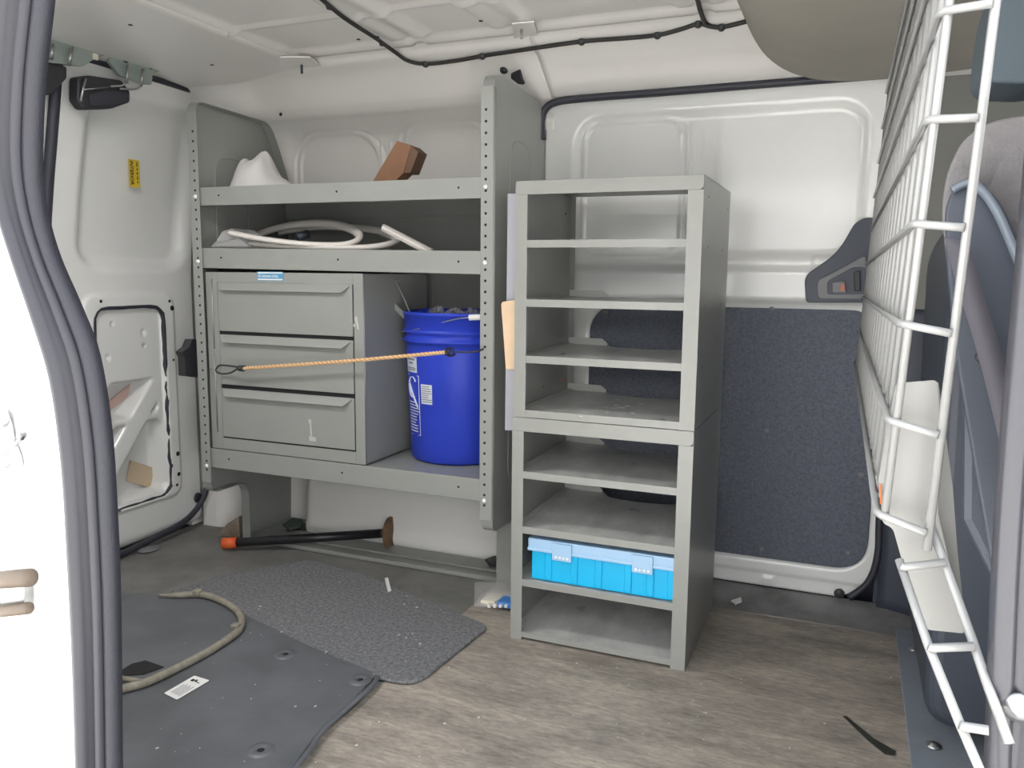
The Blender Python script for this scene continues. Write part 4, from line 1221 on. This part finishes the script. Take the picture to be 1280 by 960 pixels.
# dark scrap under rack right
q = [at(px, py, 'Z', .016) for px, py in ((606, 702), (618, 698), (630, 700), (629, 709), (612, 707))]
tag(MB().prism(q, (0, 0, .010)).build('black_rag', M['black'], bevel=.003), 'small black rag on the base rail beside the rack leg', 'rag')
q = [at(px, py, 'Z', .016) for px, py in ((353, 658), (366, 650), (378, 652), (376, 660), (362, 664))]
tag(MB().prism(q, (0, 0, .010)).build('green_rag', mat('dirty_green', (.10, .13, .11), .9), bevel=.003), 'dirty dark green rag at the inner end of the left rack foot', 'rag')

# zip bag with small parts
zb0 = .004
zbag = thing('zip_bag', fl(618, 755, 0), 'clear zip bag of small cream and blue parts on the floor beside the shelf unit', 'bag')
def bagf(u, v):
    p = fl(593 + 62 * u, 758 - 30 * v + 3 * u, .004)
    k = sin(pi * u) * sin(pi * v)
    return p + Vector((0, 0, .026 * k ** .5 + .004 * sin(9 * u) * sin(7 * v)))
MB().grid(16, 10, bagf).build('film', M['ziploc'], zbag)
MB().obox(fl(615, 749, .012), (.02, .002, 0), (0, .03, 0), (0, 0, .006)).build('cream_part', M['cream'], zbag, bevel=.003)
MB().obox(fl(636, 752, .014), (.022, .003, 0), (0, .028, 0), (0, 0, .008)).build('blue_part', M['bluebit'], zbag, bevel=.003)
for k in range(4):
    MB().obox(fl(612 + 7 * k, 757, .014), (.004, 0, 0), (0, .006, 0), (0, 0, .004)).build('screw_anchor', M['paper'], zbag, bevel=.001)

# ================================================================ CEILING ITEMS
RP0 = (0, 2.10, 1.431); RN = (0, .07, .13)      # plane of roof rail
RN = Vector((0, .56, .83))
def rl(px, py): return at_plane(px, py, (0, 2.085, 1.416), RN)
cb_ = thing('wiring_loom', (-.9, 2.06, 1.44), 'black wiring loom clipped along the roof edge above the racks', 'cable')
cpts = [at(392, -10, 'Z', 1.465), at(430, 22, 'Z', 1.465), at(470, 48, 'Z', 1.465), at(495, 66, 'Z', 1.460)] + [rl(*p) for p in ((510, 76), (532, 80), (570, 76), (603, 70), (650, 63), (727, 52), (780, 48), (822, 44), (850, 37), (873, 30), (888, 33), (902, 34), (925, 29), (955, 21))]
MB().tube(spline(cpts, 6), .0052, 8).build('cable', M['cable'], cb_)
MB().tube(spline([at(866, -14, 'Z', 1.47), at(872, 0, 'Z', 1.47), at(875, 12, 'Z', 1.465), rl(881, 28), rl(888, 33)], 6), .0055, 8).build('cable_branch', M['cable'], cb_)
for px, py in ((603, 70), (727, 52), (822, 44), (873, 30), (902, 34), (532, 80)):
    q = rl(px, py)
    MB().lathe([(0, .008), (.008, .006), (.010, 0)], q, (0, -.6, -.8), 12).build('clip', M['black'], cb_)
for px, py in ((412, 8), (470, 46), (478, 54)):
    MB().lathe([(0, .008), (.007, .006), (.009, 0)], at(px, py, 'Z', 1.468), (0, 0, -1), 12).build('clip', M['black'], cb_)
q = at(630, 87, 'Y', 2.15)
tag(MB().lathe([(0, .010), (.009, .008), (.012, 0)], at_plane(630, 87, (0, 2.165, 1.385), (0, .6, .8)), (0, -.8, -.6), 16).build('round_plug', M['black']), 'small round black plug on the roof rail above the rack panel', 'plug')
qq = [at_plane(a, b, (0, 2.14, 1.40), (0, .8, .6)) for a, b in ((641, 90), (652, 85), (654, 98), (657, 104), (650, 103), (641, 96))]
tag(MB().prism(qq, (0, -.015, -.008)).build('black_clip', M['black'], bevel=.002), 'square black plastic clip on the roof rail behind the rack panel', 'clip')
# little holes in rail and roof
ho = MB()
for px, py in ((351, 143), (296, 123), (448, 49), (601, 26), (163, 31), (265, 81)):
    if px in (448, 601): q = at(px, py, 'Z', 1.474); n_ = (0, 0, -1)
    elif px in (163, 265): q = at(px, py, 'Z', 1.455); n_ = (0, 0, -1)
    else: q = at(px, py, 'Y', 2.14); n_ = (0, -1, 0)
    ho.lathe([(0, .001), (.0055, .001), (.0055, 0)], q, n_, 10)
hoo = ho.build('hole', M['hole'], bpy.data.objects['ceiling'])
# corner bracket with stud
cbk = thing('roof_bracket', at(377, 82, 'Z', 1.46), 'small white stud bracket at the rear corner of the roof', 'bracket')
MB().prism([at(a, b, 'Z', 1.462) for a, b in ((350, 72), (388, 72), (402, 84), (392, 92), (350, 84))], (0, 0, .004)).build('plate', M['white'], cbk, bevel=.001)
q = at(377, 82, 'Z', 1.46)
MB().tube([q + Vector((0, 0, .002)), q + Vector((0, 0, -.022))], .0035, 8).build('stud', M['dkplastic'], cbk)
sbk = thing('roof_bracket', at(653, 36, 'Z', 1.47), 'small white stud bracket on the roof bow above the rack panel', 'bracket')
MB().prism([at(a, b, 'Z', 1.470) for a, b in ((640, 30), (668, 28), (672, 44), (642, 48))], (0, 0, .004)).build('plate', M['white'], sbk, bevel=.001)
q = at(652, 38, 'Z', 1.468)
MB().tube([q + Vector((0, 0, .002)), q + Vector((0, 0, -.020))], .0035, 8).build('stud', M['steel'], sbk)

# added fill light under the roof, out of view, brightens the dark rear
dl = thing('dome_lamp', (-1.35, 1.12, 1.47), 'white housing of the added fill light under the roof', 'lamp')
MB().box(-1.57, -1.13, 1.02, 1.22, 1.462, 1.478).build('housing', M['white2'], dl, bevel=.004)
ad = bpy.data.lights.new('dome_light', 'AREA'); ad.shape = 'RECTANGLE'; ad.size = .42; ad.size_y = .18; ad.energy = 2.1; ad.color = (1, .985, .97)
ao = bpy.data.objects.new('dome_light', ad); COL.objects.link(ao); ao.location = (-1.35, 1.12, 1.458)

# ================================================================ REAR DOOR LATCHES
def bracket(pxs, tabs, label, X):
    t = thing('latch_bracket', at(*pxs[0], 'X', X), label, 'bracket', None)
    MB().prism(rpoly([at(a, b, 'X', X) for a, b in pxs], .006, 4), (-.012, 0, 0)).build('plate', M['zincgreen'], t, bevel=.002)
    for (a, b), (c, d_) in tabs:
        m = MB().tube([at(a, b, 'X', X + .006), at((a + c) / 2, (b + d_) / 2, 'X', X + .016), at(c, d_, 'X', X + .006)], .0045, 8)
        m.build('striker_rod', M['steel'], t)
    return t
XB = -1.90
b1 = bracket([(58, 55), (68, 46), (92, 45), (136, 60), (138, 66), (118, 74), (104, 83), (60, 78)], [((66, 56), (64, 74)), ((90, 60), (86, 82))], 'zinc latch bracket with two rods left of its twin above the rear doors', XB)
for px, py in ((89, 51), (125, 62)):
    MB().lathe([(0, .003), (.010, .002), (.011, 0)], at(px, py, 'X', XB), (1, 0, 0), 10).build('bolt', M['dkplastic'], b1)
MB().obox(at(119, 71, 'X', XB + .002), (.004, 0, 0), (0, .008, 0), (0, 0, .008)).build('lug', M['cream'], b1, bevel=.002)['label'] = 'pale yellow lug'
b2 = bracket([(136, 76), (142, 70), (160, 68), (204, 84), (204, 88), (191, 92), (190, 106), (176, 104), (150, 94)], [((160, 82), (158, 104)), ((179, 87), (176, 108))], 'zinc latch bracket with two rods above the black latch and yellow sticker', XB)
for px, py in ((157, 74), (188, 82)):
    MB().lathe([(0, .003), (.010, .002), (.011, 0)], at(px, py, 'X', XB), (1, 0, 0), 10).build('bolt', M['dkplastic'], b2)
MB().tube(spline([at(158, 103, 'X', XB + .006), at(152, 107, 'X', XB), at(138, 108, 'X', XB - .01)], 4), .003, 6).build('striker_loop', M['steel'], b2)
MB().tube(spline([at(176, 106, 'X', XB + .006), at(170, 111, 'X', XB), at(150, 111, 'X', XB - .01)], 4), .003, 6).build('striker_loop', M['steel'], b2)
XC = -1.915
lt = thing('door_latch', at(130, 118, 'X', XC), 'black plastic latch housing at the top of the rear door under the brackets', 'latch')
MB().prism(rpoly([at(a, b, 'X', XC) for a, b in ((98, 96), (112, 94), (152, 100), (163, 114), (163, 128), (140, 136), (106, 137), (97, 125))], .008, 4), (-.035, 0, 0)).build('housing', M['black'], lt, bevel=.005, seg=3)
MB().prism(rpoly([at(a, b, 'X', XC + .001) for a, b in ((110, 118), (128, 113), (158, 116), (160, 126), (138, 132), (112, 132))], .006, 4), (.006, 0, 0)).build('latch_face', M['rubber'], lt, bevel=.003)
MB().tube([at(101, 126, 'X', XC + .005), at(104, 110, 'X', XC + .005), at(107, 98, 'X', XC + .005)], .0035, 8).build('catch', M['steel'], lt)
MB().tube([at(104, 112, 'X', XC + .003), at(136, 109, 'X', XC + .003)], .002, 6).build('rod', M['steel'], lt)
lt2 = thing('door_latch', at(70, 96, 'X', XC), 'black latch housing of the left rear door, partly behind the jamb seal', 'latch')
MB().prism(rpoly([at(a, b, 'X', XC) for a, b in ((40, 82), (62, 75), (84, 84), (84, 98), (70, 112), (62, 119), (40, 118))], .006, 4), (-.035, 0, 0)).build('housing', M['black'], lt2, bevel=.005, seg=3)
# black catch seen behind left upright
ct = [at(a, b, 'X', -1.86) for a, b in ((228, 440), (236, 434), (240, 424), (248, 424), (248, 472), (232, 470), (231, 447))]
tag(MB().prism(ct, (-.03, 0, 0)).build('door_catch', M['black'], bevel=.003), 'black plastic catch beside the left upright of the rack at drawer height', 'catch')
